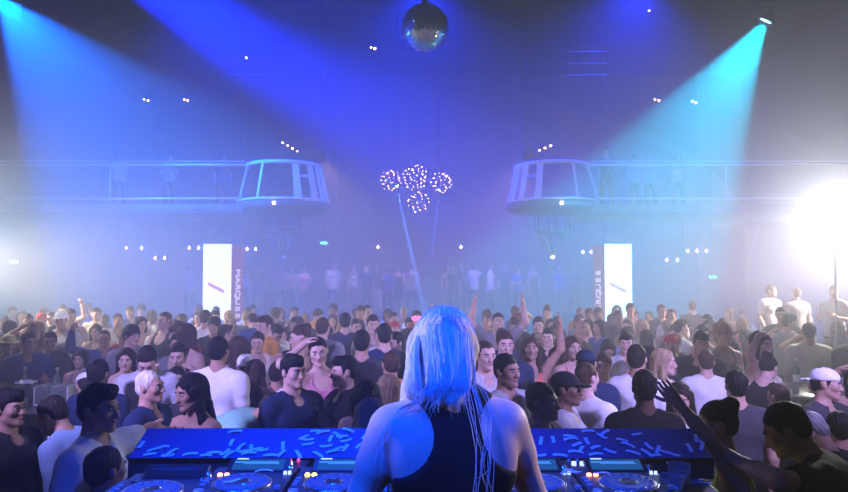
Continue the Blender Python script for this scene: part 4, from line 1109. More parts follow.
# crumpled beige towel beside the cups
f_ = Field(np.arange(-.17, .17, .011), np.arange(-.13, .13, .011), np.arange(-.02, .12, .011)); tr = random.Random(11)
for k in range(13):
    a = tr.uniform(0, 6.28); r = tr.uniform(0, .10); f_.ell((r * math.cos(a), r * .75 * math.sin(a), .016 + .02 * tr.random()), (tr.uniform(.03, .06), tr.uniform(.02, .04), tr.uniform(.012, .026)), rot('z', tr.uniform(0, 180)), .02)
f_.ripple(.004, 60, 55, 60, 1); f_.clip((0, 0, 0), (0, 0, -1)); V_, F_ = f_.skin()
tw = link('towel', np_mesh('towel', V_, F_), None, mat('towel_cloth', (.45, .38, .33), .9, bump=(90, .5))); tw.location = (at(716, 486, 2.50).x, 2.50, ZT)
tag(tw, 'crumpled beige towel at the booth corner beside the cups', 'towel')
# ------------------------------------------------------------------ the DJ, seen from behind
DJ_POSE = dict(lean=9, crane=45, head=(40, -10, -3), stance=.03, A=((-.42, -.40, -.84), (.20, -.86, -.38), .7), B=((.42, -.16, -.93), (-.12, -.90, -.40), .7))
me, J = body_mesh(DJ_POSE, 'f', .62)
DJS = .985
dj = bpy.data.objects.new('person', me); COL.objects.link(dj)
npt = at(449, 405, 1.68)
DJ_YAW = PI + .20
_nk = Matrix.Rotation(DJ_YAW, 3, 'Z') @ Vector((float(J['neck'][0]), float(J['neck'][1]), 0)) * DJS
dj.rotation_euler = (0, 0, DJ_YAW); dj.scale = (DJS,) * 3; dj.location = (npt.x - _nk.x, 1.68 - _nk.y, npt.z - 1.452 * DJS - .002)
dj.color = (.62, .40, .31, 1)
tag(dj, 'blonde DJ in black racerback tank top seen from behind at the decks', 'person')
print('DJ floor', dj.location)
def dj_child(name, mesh, col):
    c = bpy.data.objects.new(name, mesh); COL.objects.link(c); c.parent = dj; c.color = (*col, 1); return c
# racerback tank top
tp, T = J['tp'], J['T']; lo, hi = bounds(J)
f_ = Field(np.arange(-.30, .30, .0075), np.arange(-.36, .30, .0075), np.arange(.80, 1.56, .0075))
torso_prims(f_, J, 'f', .006); f_.ripple(.0014, 40, 34, 46, 2)
for s_ in (-1, 1):                                                            # deep armholes leave a band between the shoulder blades
    f_.ell(tp(s_ * .172, .115, 1.398), (.112, .17, .104), T, .012, op='sub')
    f_.cone(tp(s_ * .185, -.10, 1.34), tp(s_ * .175, -.02, 1.50), .075, .075, .012, op='sub')
    f_.cone(tp(s_ * .195, .0, 1.30), tp(s_ * .175, .0, 1.52), .072, .072, .012, op='sub')
f_.cone(tp(0, -.02, 1.50), tp(0, .05, 1.62), .060, .09, .01, op='sub'); f_.ell(tp(0, -.11, 1.43), (.075, .10, .10), T, .01, op='sub')
f_.clip(tp(0, 0, .87), -(T @ _v(0, 0, 1)))
V_, F_ = f_.skin(); dj_child('tank_top', np_mesh('tank_top', V_, F_, None, (M['cloth'],)), (.010, .010, .012))
dj_child('leggings', legs_mesh(DJ_POSE, 'f', 'leggings'), (.012, .012, .016))
# shoes
sh = MB(); ff = Field(np.arange(-.30, .30, .012), np.arange(-.30, .18, .012), np.arange(-.02, .14, .012))
for a in 'AB':
    an = J['an' + a]; s_ = -1 if a == 'A' else 1
    ff.cone(an + _v(0, .02, -.04), an + _v(s_ * .015, -.17, -.052), .056, .046, .03); ff.cone(an + _v(0, .01, -.04), an + _v(0, .01, .01), .055, .05, .03)
ff.clip((0, 0, -.004), (0, 0, -1)); V_, F_ = ff.skin(); dj_child('shoes', np_mesh('shoes', V_, F_, None, (M['cloth'],)), (.6, .6, .62))

# hair: an underlying mass and several hundred strands
hc_, H = J['headc'], J['H']; neck = J['neck']
f_ = Field(np.arange(-.20, .20, .0085), np.arange(-.36, .16, .0085), np.arange(1.30, 1.84, .0085))
P = lambda x, y, z: hc_ + H @ _v(x, y, z)
f_.ell(P(0, .014, .030), (.082, .102, .094), H, .02)
nb = tp(0, .060, 1.44)
f_.cone(P(0, .060, .0), nb + _v(.01, -.02, .045), .070, .048, .04, (H @ _v(0, 1, 0), 1.25))
f_.cone(P(.066, .015, .02), tp(.080, -.01, 1.50), .036, .032, .03); f_.cone(tp(.080, -.01, 1.50), tp(.095, -.10, 1.42), .032, .024, .03)
f_.cone(P(-.060, .012, .01), tp(-.040, -.01, 1.50), .034, .026, .03)
f_.ell(P(0, -.125, -.025), (.066, .100, .108), H, .012, op='sub')
X = f_.xs[:, None, None] - hc_[0]; Yy = f_.ys[None, :, None] - hc_[1]; Z = f_.zs[None, None, :]
ang = np.arctan2(X, Yy + .02); f_.d = (f_.d + .0022 * np.sin(ang * 30 + 2 * np.sin(Z * 18)) + .0016 * np.sin(ang * 71 + Z * 25)).astype(np.float32)
V_, F_ = f_.skin()
M['blonde'] = mat('blonde_hair', (.74, .66, .54), .42, spec=.4, var=(25, .18))
M['blonde0'] = mat('blonde_under_hair', (.55, .46, .35), .75, spec=.1, var=(25, .25), bump=(70, .8, (1, 1, .1)))
M['blonde2'] = mat('blonde_hair_pale', (.86, .82, .74), .28, spec=.6)
hairm = np_mesh('hair', V_, F_, None, (M['blonde0'],)); hair = dj_child('hair', hairm, (.7, .6, .5))
st = MB(); rg = random.Random(5)
def strand(pts, r, mi):
    st.tube(pts, [r * .7] + [r] * (len(pts) - 4) + [r * .8, r * .55, r * .2], 3, mi, cap=False)
def smooth_path(ctrl, n=14):
    ctrl = [np.asarray(c, float) for c in ctrl]; ctrl = [ctrl[0]] + ctrl + [ctrl[-1]]; out = []
    m = len(ctrl) - 3
    for i in range(n + 1):
        u = i / n * m; k = min(int(u), m - 1); t = u - k; a, b, c, d = ctrl[k:k + 4]
        out.append(.5 * ((2 * b) + (-a + c) * t + (2 * a - 5 * b + 4 * c - d) * t * t + (-a + 3 * b - 3 * c + d) * t ** 3))
    return out
for i in range(2600):
    sg = 1 if rg.random() < .5 else -1; ph = rg.uniform(0, 118)                  # angle from the back of the head towards the face
    jit = lambda a: rg.uniform(-a, a); lift = rg.uniform(.000, .0065)
    def surf(th, p):
        th, p = math.radians(th), math.radians(p)
        r = np.array([.0825, .1025, .0945]) + lift
        return P(*(np.array([sg * r[0] * math.sin(th) * math.sin(p), r[1] * math.sin(th) * math.cos(p) + .014, r[2] * math.cos(th) + .030])))
    ctrl = [surf(6 + 12 * rg.random(), ph), surf(40, ph), surf(70, ph * .99), surf(92, ph * .97)]
    sp = math.sin(math.radians(min(ph, 90)))
    if ph < 52:                                                                    # falls to the nape, drawn a little to one side
        e1 = tp(sg * .066 * sp + .012 + jit(.008), .080 - .010 * sp + lift + jit(.004), 1.515 + jit(.008)); ctrl.append(np.array(ctrl[-1]) * .45 + e1 * .55 + T @ _v(0, .006, 0)); ctrl.append(e1)
        ctrl.append(tp(sg * .070 * sp + .030 + jit(.014), .084 + jit(.005), 1.488 + jit(.010)))
        if rg.random() < .05: ctrl.append(tp(sg * .09 * sp + .04 + jit(.02), .094 + jit(.006), 1.45 + jit(.02)))
    elif sg > 0:                                                                   # drawn forward over the shoulder
        e1 = tp(.062 + .035 * sp + jit(.012), .060 - .075 * (ph - 52) / 66 + jit(.012), 1.490 + jit(.012)); ctrl.append(np.array(ctrl[-1]) * .5 + e1 * .5 + T @ _v(.006, .004, 0)); ctrl.append(e1)
        ctrl.append(tp(.105 + jit(.02), -.060 + jit(.025), 1.435 + jit(.015)))
        if ph > 70: ctrl.append(tp(.10 + jit(.025), -.125 + jit(.02), 1.27 + jit(.05)))
    else:                                                                          # tucked against the neck
        e1 = tp(-.042 - .014 * sp + jit(.008), .055 - .075 * (ph - 52) / 66 + jit(.010), 1.505 + jit(.010)); ctrl.append(np.array(ctrl[-1]) * .5 + e1 * .5); ctrl.append(e1)
        ctrl.append(tp(-.050 + jit(.012), -.055 + jit(.02), 1.455 + jit(.012)))
    strand(smooth_path(ctrl, 15), rg.uniform(.0005, .0011), 0 if rg.random() < .45 else 1)
# loose strands over the shoulder and down the back (x is mirrored by the turn: +x is towards the picture's left)
def back_y(x, z): return .135 - .9 * max(0, abs(x) - .06) ** 1.3
for i in range(14):
    j = lambda a: rg.uniform(-a, a)
    strand(smooth_path([P(.07 + j(.01), .06 + j(.02), -.06), tp(.085 + j(.015), .075, 1.485), tp(.125 + j(.015), .068, 1.455), tp(.165 + j(.02), .072, 1.405), tp(.195 + j(.02), .080, 1.335 + j(.04))], 14), rg.uniform(.0005, .0011), rg.randint(0, 1))
for i in range(13):
    j = lambda a: rg.uniform(-a, a); x = -.045 + j(.026); e = 1.20 + j(.09)
    strand(smooth_path([P(-.045 + j(.02), .08, -.06), tp(x + j(.01), .104, 1.475), tp(x - .004, .128, 1.40), tp(x + j(.024), .132, 1.32), tp(x + .016 + j(.034), .120, e)], 14), rg.uniform(.0005, .0011), rg.randint(0, 1))
# the lock that hangs in front, seen between arm and waist
for i in range(70):
    j = lambda a: rg.uniform(-a, a)
    strand(smooth_path([P(.075 + j(.01), -.02 + j(.02), -.06), tp(.112 + j(.02), -.09 + j(.015), 1.42), tp(.135 + j(.02), -.125 + j(.02), 1.28), tp(.155 + j(.022), -.105 + j(.02), 1.14), tp(.150 + j(.025), -.09 + j(.02), 1.00 + j(.05))], 14), rg.uniform(.0010, .0020), rg.randint(0, 1))
stm = st.mesh('hair_strands'); so = link('hair_strands', stm, hair, [M['blonde'], M['blonde2']]); tag(so, kind='stuff')
PEOPLE.append(dict(floor=.6, o=dj, px=440, py=353, Y=1.8, x=dj.location.x, y=dj.location.y, J=J, sc=DJS, yaw=180, mirror=False))
# ------------------------------------------------------------------ the crowd, nearest people one by one
SK = dict(fair=(.62, .40, .31), tan=(.46, .27, .18), brown=(.26, .14, .09), dark=(.11, .06, .04))
HC = dict(black=(.008, .007, .008), dark=(.020, .013, .010), brown=(.060, .033, .020), blond=(.42, .30, .17), pale=(.70, .64, .56), grey=(.30, .29, .29))
TC = dict(black=(.010, .010, .013), white=(.80, .80, .82), navy=(.018, .030, .085), grey=(.24, .24, .26), lightgrey=(.52, .52, .55), lightblue=(.28, .42, .62),
          red=(.42, .035, .04), coral=(.75, .20, .14), pink=(.62, .24, .32), orange=(.68, .30, .05), teal=(.05, .28, .27), mint=(.30, .62, .50), neon=(.60, .85, .08), charcoal=(.045, .045, .05), blue=(.03, .08, .30), cream=(.62, .56, .44), olive=(.12, .13, .06))
def near(px, py, yaw, pose, sex, hair, hc, top, tc, label, skin='fair', h=1.60, Y=None, **k):
    if Y is not None and k.get('floor', 0) == 0 and pose not in ('bend',):
        z = at(px, py, Y).z
        if z > 1.73: Y = Y * (CAM_Z - 1.73) / (CAM_Z - z)                    # nobody taller than about 1.87 m
    return person(px, py, yaw, pose, sex, hair, HC[hc], top, TC[tc], skin=SK[skin], h=h, Y=Y, label=label, group=k.pop('group', 'people pressed near the booth'), **k)
N_ = near
TABLES = [(at(50, 396, 6.9).x, 6.9), (at(800, 385, 7.6).x, 7.6)]
# greenish side, beside and in front of the booth's dark end
N_(106, 470, 150, 'idle', 'm', 'short', 'black', 'tee', 'navy', 'back of a dark head right against the booth end', 'brown', Y=3.12)
N_(99, 409, 88, 'reach', 'm', 'quiff', 'black', 'tee', 'white', 'man in white t-shirt reaching an arm to the booth ledge', 'tan', Y=3.5)
N_(9, 408, 78, 'idle', 'm', 'undercut', 'black', 'shirt', 'charcoal', 'man in dark collared shirt in profile at the dim lower corner by the lounge table', 'tan', Y=4.1)
N_(52, 415, -98, 'lean', 'm', 'short', 'dark', 'shirt', 'lightblue', 'man in pale blue shirt bowing his head beside the booth end', 'tan', Y=4.35)
N_(150, 387, 82, 'idle', 'm', 'buzz', 'pale', 'shirt', 'navy', 'man with bleached cropped hair in navy polo, profile', 'tan', Y=4.35)
N_(191, 392, -28, 'touch', 'f', 'longwavy', 'black', 'strapless', 'black', 'woman with long black hair in strapless black top, hand to mouth', 'tan', Y=4.35)
N_(219, 351, 172, 'idle', 'm', 'short', 'black', 'tee', 'white', 'tall man in plain white t-shirt seen from behind', 'tan', Y=5.0)
N_(272, 417, 88, 'bend', 'm', 'short', 'dark', 'tee', 'mint', 'person in mint top bent double behind the ledge', 'tan', Y=4.3, floor=.16)
N_(293, 372, 48, 'idle', 'm', 'undercut', 'black', 'tee', 'navy', 'man in navy v-neck t-shirt with thick dark hair, face lit', 'fair', Y=4.9)
N_(344, 372, -62, 'clap', 'm', 'quiff', 'black', 'shirt', 'black', 'man in black shirt raising both hands before his face', 'fair', Y=4.75)
N_(366, 400, -8, 'down', 'f', 'long', 'dark', 'tank', 'black', 'woman with dark centre-parted hair looking down by the DJ\'s shoulder', 'fair', Y=4.3)
N_(371, 421, 168, 'down', 'f', 'long', 'brown', 'tank', 'cream', 'brown-haired woman whose crown just clears the ledge', 'fair', Y=3.75)
N_(389, 389, 150, 'turn', 'f', 'long', 'blond', 'tank', 'black', 'woman with highlighted hair turned away by the DJ\'s shoulder', 'fair', Y=4.55)
N_(362, 343, 178, 'idle', 'm', 'short', 'black', 'tee', 'charcoal', 'broad man in dark t-shirt with his back to the stage, near the DJ', 'tan', Y=5.3)
N_(384, 336, -170, 'idle', 'm', 'undercut', 'black', 'shirt', 'navy', 'man in navy shirt with his back turned, beside the broad man', 'fair', Y=5.8)
N_(395, 343, -72, 'turn', 'm', 'short', 'black', 'tee', 'black', 'man in black in profile just beside the blonde hair of the DJ', 'fair', Y=5.4)
N_(373, 325, 12, 'idle', 'm', 'quiff', 'dark', 'tee', 'grey', 'man with lit pale face looking at the stage above the broad man', 'fair', Y=7.2)
N_(318, 352, 30, 'hair_touch', 'f', 'ponytail', 'dark', 'tank', 'pink', 'woman touching her hair with a bare arm in front of the navy v-neck man', 'fair', Y=5.6)
N_(323, 328, 170, 'idle', 'm', 'short', 'brown', 'tee', 'grey', 'man in grey t-shirt seen from behind, mid floor', 'fair', Y=7.0)
N_(345, 322, 185, 'idle', 'm', 'short', 'black', 'shirt', 'navy', 'man in dark shirt from behind beside the grey t-shirt man', 'fair', Y=7.6)
N_(265, 326, -55, 'chat', 'm', 'quiff', 'brown', 'tee', 'orange', 'man in mustard orange t-shirt in profile', 'fair', Y=7.4)
N_(300, 338, -60, 'touch', 'f', 'bun', 'brown', 'tank', 'coral', 'woman in coral top with hand raised to her face', 'fair', Y=6.4)
N_(306, 351, 165, 'idle', 'f', 'bob', 'blond', 'tee', 'lightgrey', 'blonde woman with bob from behind, behind the navy v-neck man', 'fair', Y=6.0)
N_(246, 366, 150, 'turn', 'm', 'capback', 'brown', 'tee', 'grey', 'person with white cap worn backwards beside the tall white t-shirt man', 'fair', Y=5.4)
N_(256, 371, 160, 'idle', 'f', 'longwavy', 'brown', 'tank', 'black', 'woman with tousled brown hair from behind next to the white cap', 'tan', Y=5.2)
N_(277, 374, 175, 'idle', 'm', 'short', 'dark', 'tee', 'white', 'short man in white t-shirt from behind, beside the navy v-neck man', 'tan', Y=5.2, h=1.5)
N_(240, 348, 165, 'idle', 'f', 'long', 'brown', 'tank', 'charcoal', 'brown long-haired woman from behind, past the tall white t-shirt', 'fair', Y=5.9)
N_(99, 374, 175, 'idle', 'm', 'short', 'black', 'tee', 'navy', 'dark-haired man from behind in navy beside two white shoulders', 'tan', Y=5.3)
N_(86, 386, -150, 'lean', 'm', 'cap', 'dark', 'tee', 'white', 'leaning man in white t-shirt and white cap behind the reaching man', 'tan', Y=4.85)
N_(80, 360, 5, 'idle', 'f', 'bob', 'black', 'tank', 'grey', 'smiling woman with dark bob and grey tank top at the lounge table', 'fair', Y=7.5)
N_(29, 342, 40, 'chat', 'm', 'short', 'brown', 'tee', 'blue', 'man in blue t-shirt with bent arm near the lounge table', 'fair', Y=7.7)
N_(50, 341, 8, 'chat', 'm', 'quiff', 'brown', 'shirt', 'navy', 'man in dark v-neck laughing behind the lounge table', 'fair', Y=7.9)
N_(8, 345, 20, 'turn', 'f', 'hat', 'blond', 'tank', 'coral', 'woman in pale hat at the left-side hazy edge', 'fair', Y=7.0, capc=(.8, .7, .35))
N_(61, 320, 10, 'idle', 'm', 'cap', 'dark', 'tee', 'white', 'man in brilliant white t-shirt and white cap glowing in the haze', 'fair', Y=9.2)
N_(36, 331, 30, 'hair_touch', 'f', 'long', 'blond', 'tank', 'lightblue', 'blonde woman with arm over her head in the left-side haze', 'fair', Y=8.2)
N_(147, 361, 12, 'down', 'm', 'short', 'dark', 'tee', 'lightgrey', 'man in light grey t-shirt looking down', 'fair', Y=5.7)
N_(178, 356, 5, 'hands_face', 'm', 'short', 'dark', 'tee', 'navy', 'man cupping both hands around his face', 'fair', Y=6.0)
N_(176, 379, -12, 'turn', 'm', 'short', 'black', 'shirt', 'charcoal', 'man with glasses-dark eyes peering past the bleached man', 'fair', Y=5.0, h=1.5)
N_(164, 321, -20, 'idle', 'm', 'buzz', 'brown', 'tank', 'charcoal', 'bare-armed man in dark tank top standing tall', 'fair', Y=7.4, h=1.68)
N_(206, 318, 168, 'idle', 'm', 'buzz', 'brown', 'tee', 'white', 'man in white t-shirt from behind in front of the left-side pillar', 'fair', Y=7.6)
N_(188, 335, 160, 'idle', 'f', 'long', 'brown', 'dress', 'charcoal', 'woman with long brown hair from behind beside the white t-shirts', 'fair', Y=7.0)
# white-lamp side, in front of the booth
N_(486, 356, 18, 'idle', 'm', 'buzz', 'brown', 'tee', 'lightgrey', 'bald man with lit scalp right beside the DJ\'s hair', 'fair', Y=5.6)
N_(507, 371, 38, 'idle', 'm', 'short', 'black', 'tee', 'lightgrey', 'dark-haired man in pale t-shirt looking aside, past the DJ\'s shoulder', 'tan', Y=4.9)
N_(505, 345, 5, 'idle', 'm', 'short', 'brown', 'tee', 'navy', 'young man with cropped hair right behind the bald man', 'fair', Y=6.0)
N_(531, 349, -5, 'up1', 'f', 'longwavy', 'brown', 'tank', 'coral', 'woman in coral top stretching one arm straight up', 'tan', Y=5.9, mirror=True)
N_(498, 322, 0, 'up2', 'm', 'short', 'dark', 'tee', 'grey', 'man with both arms raised behind the DJ\'s head', 'fair', Y=7.8)
N_(543, 402, 62, 'idle', 'm', 'short', 'black', 'tee', 'charcoal', 'dark-skinned man in profile close behind the ledge', 'dark', Y=4.15)
N_(566, 389, 68, 'idle', 'm', 'cap', 'black', 'tee', 'lightgrey', 'man in dark cap and pale t-shirt in profile', 'brown', Y=4.4, capc=(.02, .02, .025))
N_(587, 378, 130, 'idle', 'm', 'buzz', 'brown', 'tee', 'white', 'man in white t-shirt with shaved head and sunlit nape', 'fair', Y=4.9)
N_(586, 364, 170, 'idle', 'm', 'cap', 'black', 'tee', 'navy', 'man in navy cap just behind the shaved head', 'tan', Y=5.5, capc=(.02, .03, .07))
N_(644, 388, 178, 'idle', 'm', 'short', 'black', 'tee', 'black', 'broad man in black t-shirt from behind, close to the ledge', 'dark', Y=4.4)
N_(637, 359, 150, 'idle', 'm', 'short', 'dark', 'tee', 'white', 'man in white t-shirt from behind, behind the broad black t-shirt', 'tan', Y=5.3)
N_(603, 366, -40, 'hug', 'm', 'short', 'brown', 'tank', 'lightgrey', 'man with bare arm around a friend behind the shaved head', 'fair', Y=6.0)
N_(573, 348, 10, 'idle', 'f', 'bob', 'brown', 'tank', 'coral', 'woman with brown bob in bright coral top', 'fair', Y=6.6)
N_(557, 356, -30, 'idle', 'f', 'longwavy', 'dark', 'tank', 'red', 'woman with dark wavy hair beside the coral top', 'tan', Y=6.2)
N_(664, 362, 40, 'turn', 'f', 'long', 'blond', 'tank', 'cream', 'blonde woman with long hair in cream top beside the white t-shirt man', 'fair', Y=5.8)
N_(680, 399, -8, 'touch', 'f', 'long', 'dark', 'tee', 'white', 'woman in white top hiding her mouth behind her hand', 'tan', Y=4.25)
N_(716, 424, -105, 'reachup', 'f', 'bun', 'black', 'tank', 'neon', 'woman in neon green top stretching her arm over the booth corner', 'tan', Y=3.45)
N_(736, 386, 172, 'idle', 'm', 'short', 'black', 'tee', 'charcoal', 'man in charcoal t-shirt from behind near the neon top', 'tan', Y=4.5)
N_(724, 334, 10, 'idle', 'f', 'curly', 'blond', 'tank', 'grey', 'woman with frizzy blonde hair and grey tank in white haze', 'fair', Y=7.2)
N_(762, 344, 35, 'hair_touch', 'f', 'long', 'dark', 'tank', 'cream', 'woman with long hair lifting her elbow in the white haze', 'fair', Y=6.6)
N_(706, 362, 165, 'idle', 'm', 'short', 'brown', 'tee', 'white', 'man in white t-shirt from behind in the white haze', 'fair', Y=6.4)
N_(786, 430, -118, 'leanreach', 'm', 'short', 'black', 'tee', 'black', 'big man in black t-shirt leaning in at the lower corner, arm out', 'tan', Y=3.35)
N_(811, 432, -140, 'down', 'm', 'buzz', 'grey', 'tee', 'charcoal', 'grey-cropped head bowed behind the big leaning man', 'tan', Y=3.9)
N_(838, 428, 170, 'idle', 'm', 'short', 'black', 'shirt', 'lightgrey', 'man in pale checked shirt at the picture\'s lower edge under the lamp', 'tan', Y=3.8)
N_(826, 384, 28, 'turn', 'm', 'capback', 'dark', 'tee', 'charcoal', 'man with white cap worn backwards and dark t-shirt at the drinks table', 'tan', Y=4.9)
N_(778, 400, -160, 'idle', 'm', 'short', 'brown', 'tee', 'grey', 'man from behind between the charcoal back and the white cap', 'tan', Y=4.9, h=1.5)
# raised guests at the edge, standing on a banquette under the lamp
for (px, py, yw, pz, tcol, lb) in ((771, 291, 20, 'turn', 'white', 'man in white shirt standing on the banquette, dissolving in haze'), (796, 294, 180, 'idle', 'grey', 'man in grey standing on the banquette from behind'), (834, 292, -60, 'chat', 'lightgrey', 'man in pale t-shirt on the banquette below the flood lamp')):
    N_(px, py, yw, pz, 'm', 'short', 'brown', 'tee', tcol, lb, 'fair', Y=12.2 if px < 830 else 11.6, floor=.50, group='guests on the banquette')
bq = slab_box('banquette', (5.2, 11.0, 0), (8.0, 12.9, .46), M['panel']); tag(bq, kind='thing', label='low dark banquette under the flood lamp with people standing on it', cat='banquette')
slab_box('seat_cushion', (5.25, 11.05, .44), (7.95, 12.85, .50), M['blackrough'], bq)

# guests on the rear platform
PF = [(281, 'm', 'tee', 'pink', 10, 'idle'), (291, 'f', 'tank', 'coral', -20, 'turn'), (304, 'm', 'tee', 'pink', 0, 'chat'), (333, 'm', 'tee', 'lightgrey', 6, 'idle'), (354, 'f', 'tank', 'white', 0, 'idle'), (367, 'm', 'shirt', 'navy', 30, 'turn'), (377, 'm', 'tee', 'charcoal', 20, 'chat'), (388, 'm', 'shirt', 'blue', 150, 'idle'),
      (399, 'f', 'dress', 'black', -10, 'drink'), (412, 'm', 'shirt', 'grey', 170, 'idle'), (447, 'f', 'tank', 'red', 15, 'turn'), (454, 'm', 'tee', 'black', -15, 'idle'), (462, 'm', 'shirt', 'navy', 40, 'drink'), (473, 'm', 'shirt', 'lightgrey', 175, 'hug'), (491, 'f', 'tee', 'white', 60, 'idle'), (505, 'm', 'tee', 'navy', -20, 'turn'), (519, 'm', 'tee', 'blue', 25, 'chat'),
      (534, 'f', 'tank', 'charcoal', 0, 'idle'), (560, 'm', 'cap', 'blue', 0, 'idle'), (575, 'm', 'tee', 'navy', 10, 'drink'), (258, 'm', 'tee', 'navy', 0, 'turn'), (244, 'f', 'tank', 'lightblue', -10, 'idle'), (190, 'm', 'tee', 'lightgrey', 0, 'up1')]
prg = random.Random(21)
for i, (px, sx, tp_, tcol, yw, pz) in enumerate(PF):
    hr = 'cap' if tp_ == 'cap' else (prg.choice(['short', 'quiff', 'buzz']) if sx == 'm' else prg.choice(['long', 'bob', 'ponytail']))
    tk = 'tee' if tp_ == 'cap' else tp_; hcn = prg.choice(['black', 'dark', 'brown'] + (['blond'] if sx == 'f' else []))
    cname = {'lightgrey': 'pale grey', 'lightblue': 'pale blue'}.get(tcol, tcol)
    where = ['by left-side pillar', 'under left-side basket', 'beneath the chandeliers', 'past the pencil beams', 'under right-side basket'][0 if px < 262 else 1 if px < 345 else 2 if px < 430 else 3 if px < 500 else 4]
    kindw = {'tee': 't-shirt', 'tank': 'tank top', 'shirt': 'long-sleeved shirt', 'dress': 'dress'}[tk]
    posew = {'idle': 'standing', 'turn': 'turning aside', 'chat': 'gesturing', 'drink': 'holding up a drink', 'hug': 'arm around a friend', 'up1': 'one arm raised'}[pz]
    Yp = 23.6 + prg.uniform(0, 2.2)
    pz_h = PLAT + prg.uniform(1.54, 1.70); pp = Vector((at(px, 280, Yp).x, Yp, pz_h))
    # head pixel that belongs to that height
    d_ = pp - Vector((0, 0, CAM_Z)); dep = d_.dot(_F); py = 246 - FPX * d_.dot(_U) / dep
    person(px, py, yw, pz, sx, hr, HC[hcn], tk, TC[tcol], 'shorts' if px in (377,) else 'trousers', (.55, .52, .46) if px in (377,) else prg.choice([(.02, .02, .03), (.05, .06, .10), (.16, .15, .13)]), SK[prg.choice(['fair', 'tan', 'fair'])],
           Y=Yp, floor=PLAT, label='%s%s in %s %s %s on rear platform %s' % ('capped ' if hr == 'cap' else '', 'man' if sx == 'm' else 'woman', cname, kindw.replace('long-sleeved ', ''), posew, where), group='people on the rear platform')

# guests on the balconies
zb_ = at(285, 199, 18.0).z - .09
for (px, Yb, yw, sx, tcol, pz, lb) in ((607, 19.3, -10, 'm', 'navy', 'turn', 'man standing tall on right-side balcony beside its basket'), (634, 19.8, 10, 'm', 'grey', 'idle', 'man in grey behind the rail of the balcony in the cyan beam'), (650, 20.0, -20, 'f', 'lightblue', 'drink', 'woman in pale blue behind the balcony rail in the cyan beam'),
        (678, 19.6, 0, 'f', 'pink', 'idle', 'woman in pink behind the farther balcony rail post'), (120, 19.4, 10, 'f', 'white', 'idle', 'woman in white on the left-side balcony in haze'), (170, 19.6, -15, 'm', 'lightgrey', 'chat', 'man in pale grey leaning on the left-side balcony'), (223, 19.8, 20, 'm', 'navy', 'turn', 'man in navy on the balcony close to the left-side basket')):
    pp = Vector((at(px, 170, Yb).x, Yb, zb_ + (1.62 if px == 607 else 1.50))); d_ = pp - Vector((0, 0, CAM_Z)); py = 246 - FPX * d_.dot(_U) / d_.dot(_F)
    N_(px, py, yw, pz, sx, 'short' if sx == 'm' else 'long', 'dark', 'tee', tcol, lb, 'fair', Y=Yb, floor=zb_, group='people on the balconies')

# ------------------------------------------------------------------ the rest of the floor
taken = [(p['x'], p['y']) for p in PEOPLE] + [(t[0], t[1], .62) for t in TABLES] + [(-5.3, 17.3, .9), (4.9, 17.3, .9), (LAMP2_L.x, LAMP2_L.y, .6), (LAMP2_R.x, LAMP2_R.y, .6), (LAMP_L.x, LAMP_L.y, .6), (LAMP_R.x, LAMP_R.y + .1, .6)]
crg = random.Random(42)
MP = [('idle', 'm'), ('turn', 'm'), ('drink', 'm'), ('chat', 'm'), ('up1', 'm'), ('clap', 'm'), ('phone', 'm'), ('fist', 'm'), ('hug', 'm'), ('down', 'm'), ('up2', 'm')]
MW = [6, 5, 3, 4, .6, 1.0, .6, .4, 2, 2.5, .25]
FP = [('idle', 'f'), ('turn', 'f'), ('drink', 'f'), ('chat', 'f'), ('hair_touch', 'f'), ('touch', 'f'), ('up1', 'f'), ('clap', 'f'), ('down', 'f')]
FW = [5, 4, 3, 4, 1.5, 1.5, .5, 1, 1.5]
cand = []
for _ in range(20000):
    Y = math.sqrt(crg.uniform(4.9 ** 2, 14.0 ** 2)); x = crg.uniform(-.66, .66) * Y
    cand.append((x, Y))
chosen = []
def sep(Y): return .58 + .008 * (Y - 5)
def ok(x, Y):
    for t in taken:
        r = t[2] if len(t) > 2 else max(.50, sep(Y) * .92)
        if (x - t[0]) ** 2 + (Y - t[1]) ** 2 < r * r: return False
    if 5.0 < x < 9.8 and 10.6 < Y < 13.3: return False
    if abs(x) > 13.8: return False
    pxx = 424 + FPX * x / Y
    if (pxx < 112 and Y < 7.7) or (772 < pxx < 850 and Y < 8.3): return False
    return True
TARGET = 300 - len(PEOPLE)
for (x, Y) in cand:
    if len(chosen) >= TARGET: break
    if ok(x, Y): chosen.append((x, Y)); taken.append((x, Y))
chosen.sort(key=lambda c: c[1])
print('crowd', len(PEOPLE), len(chosen))
ZX = [(60, 'at left-side haze edge'), (140, 'below left-side walkway'), (200, 'outside left-side pillar'), (245, 'before left-side pillar'), (300, 'below left-side basket'), (350, 'inward of left-side basket'), (405, 'under bright pencil beam'),
      (450, 'behind the DJ'), (510, 'under faint pencil beam'), (565, 'below right-side basket'), (600, 'inward of right-side pillar'), (640, 'before right-side pillar'), (700, 'below cyan beam'), (760, 'where haze turns white'), (999, 'in bright white haze')]
ZY = [(6.2, 'front row'), (7.6, 'second row'), (9.2, 'third row'), (10.8, 'mid floor'), (12.4, 'rear-mid floor'), (14, 'rear floor'), (99, 'rearmost floor')]
seen_labels = {}
PW = dict(idle='', turn=' turning', drink=' lifting a drink', chat=' gesturing', up1=' arm up', clap=' clapping', phone=' raising a phone arm', fist=' fist up', hug=' arm out', down=' head down', up2=' both arms up', hair_touch=' touching hair', touch=' hand to face')
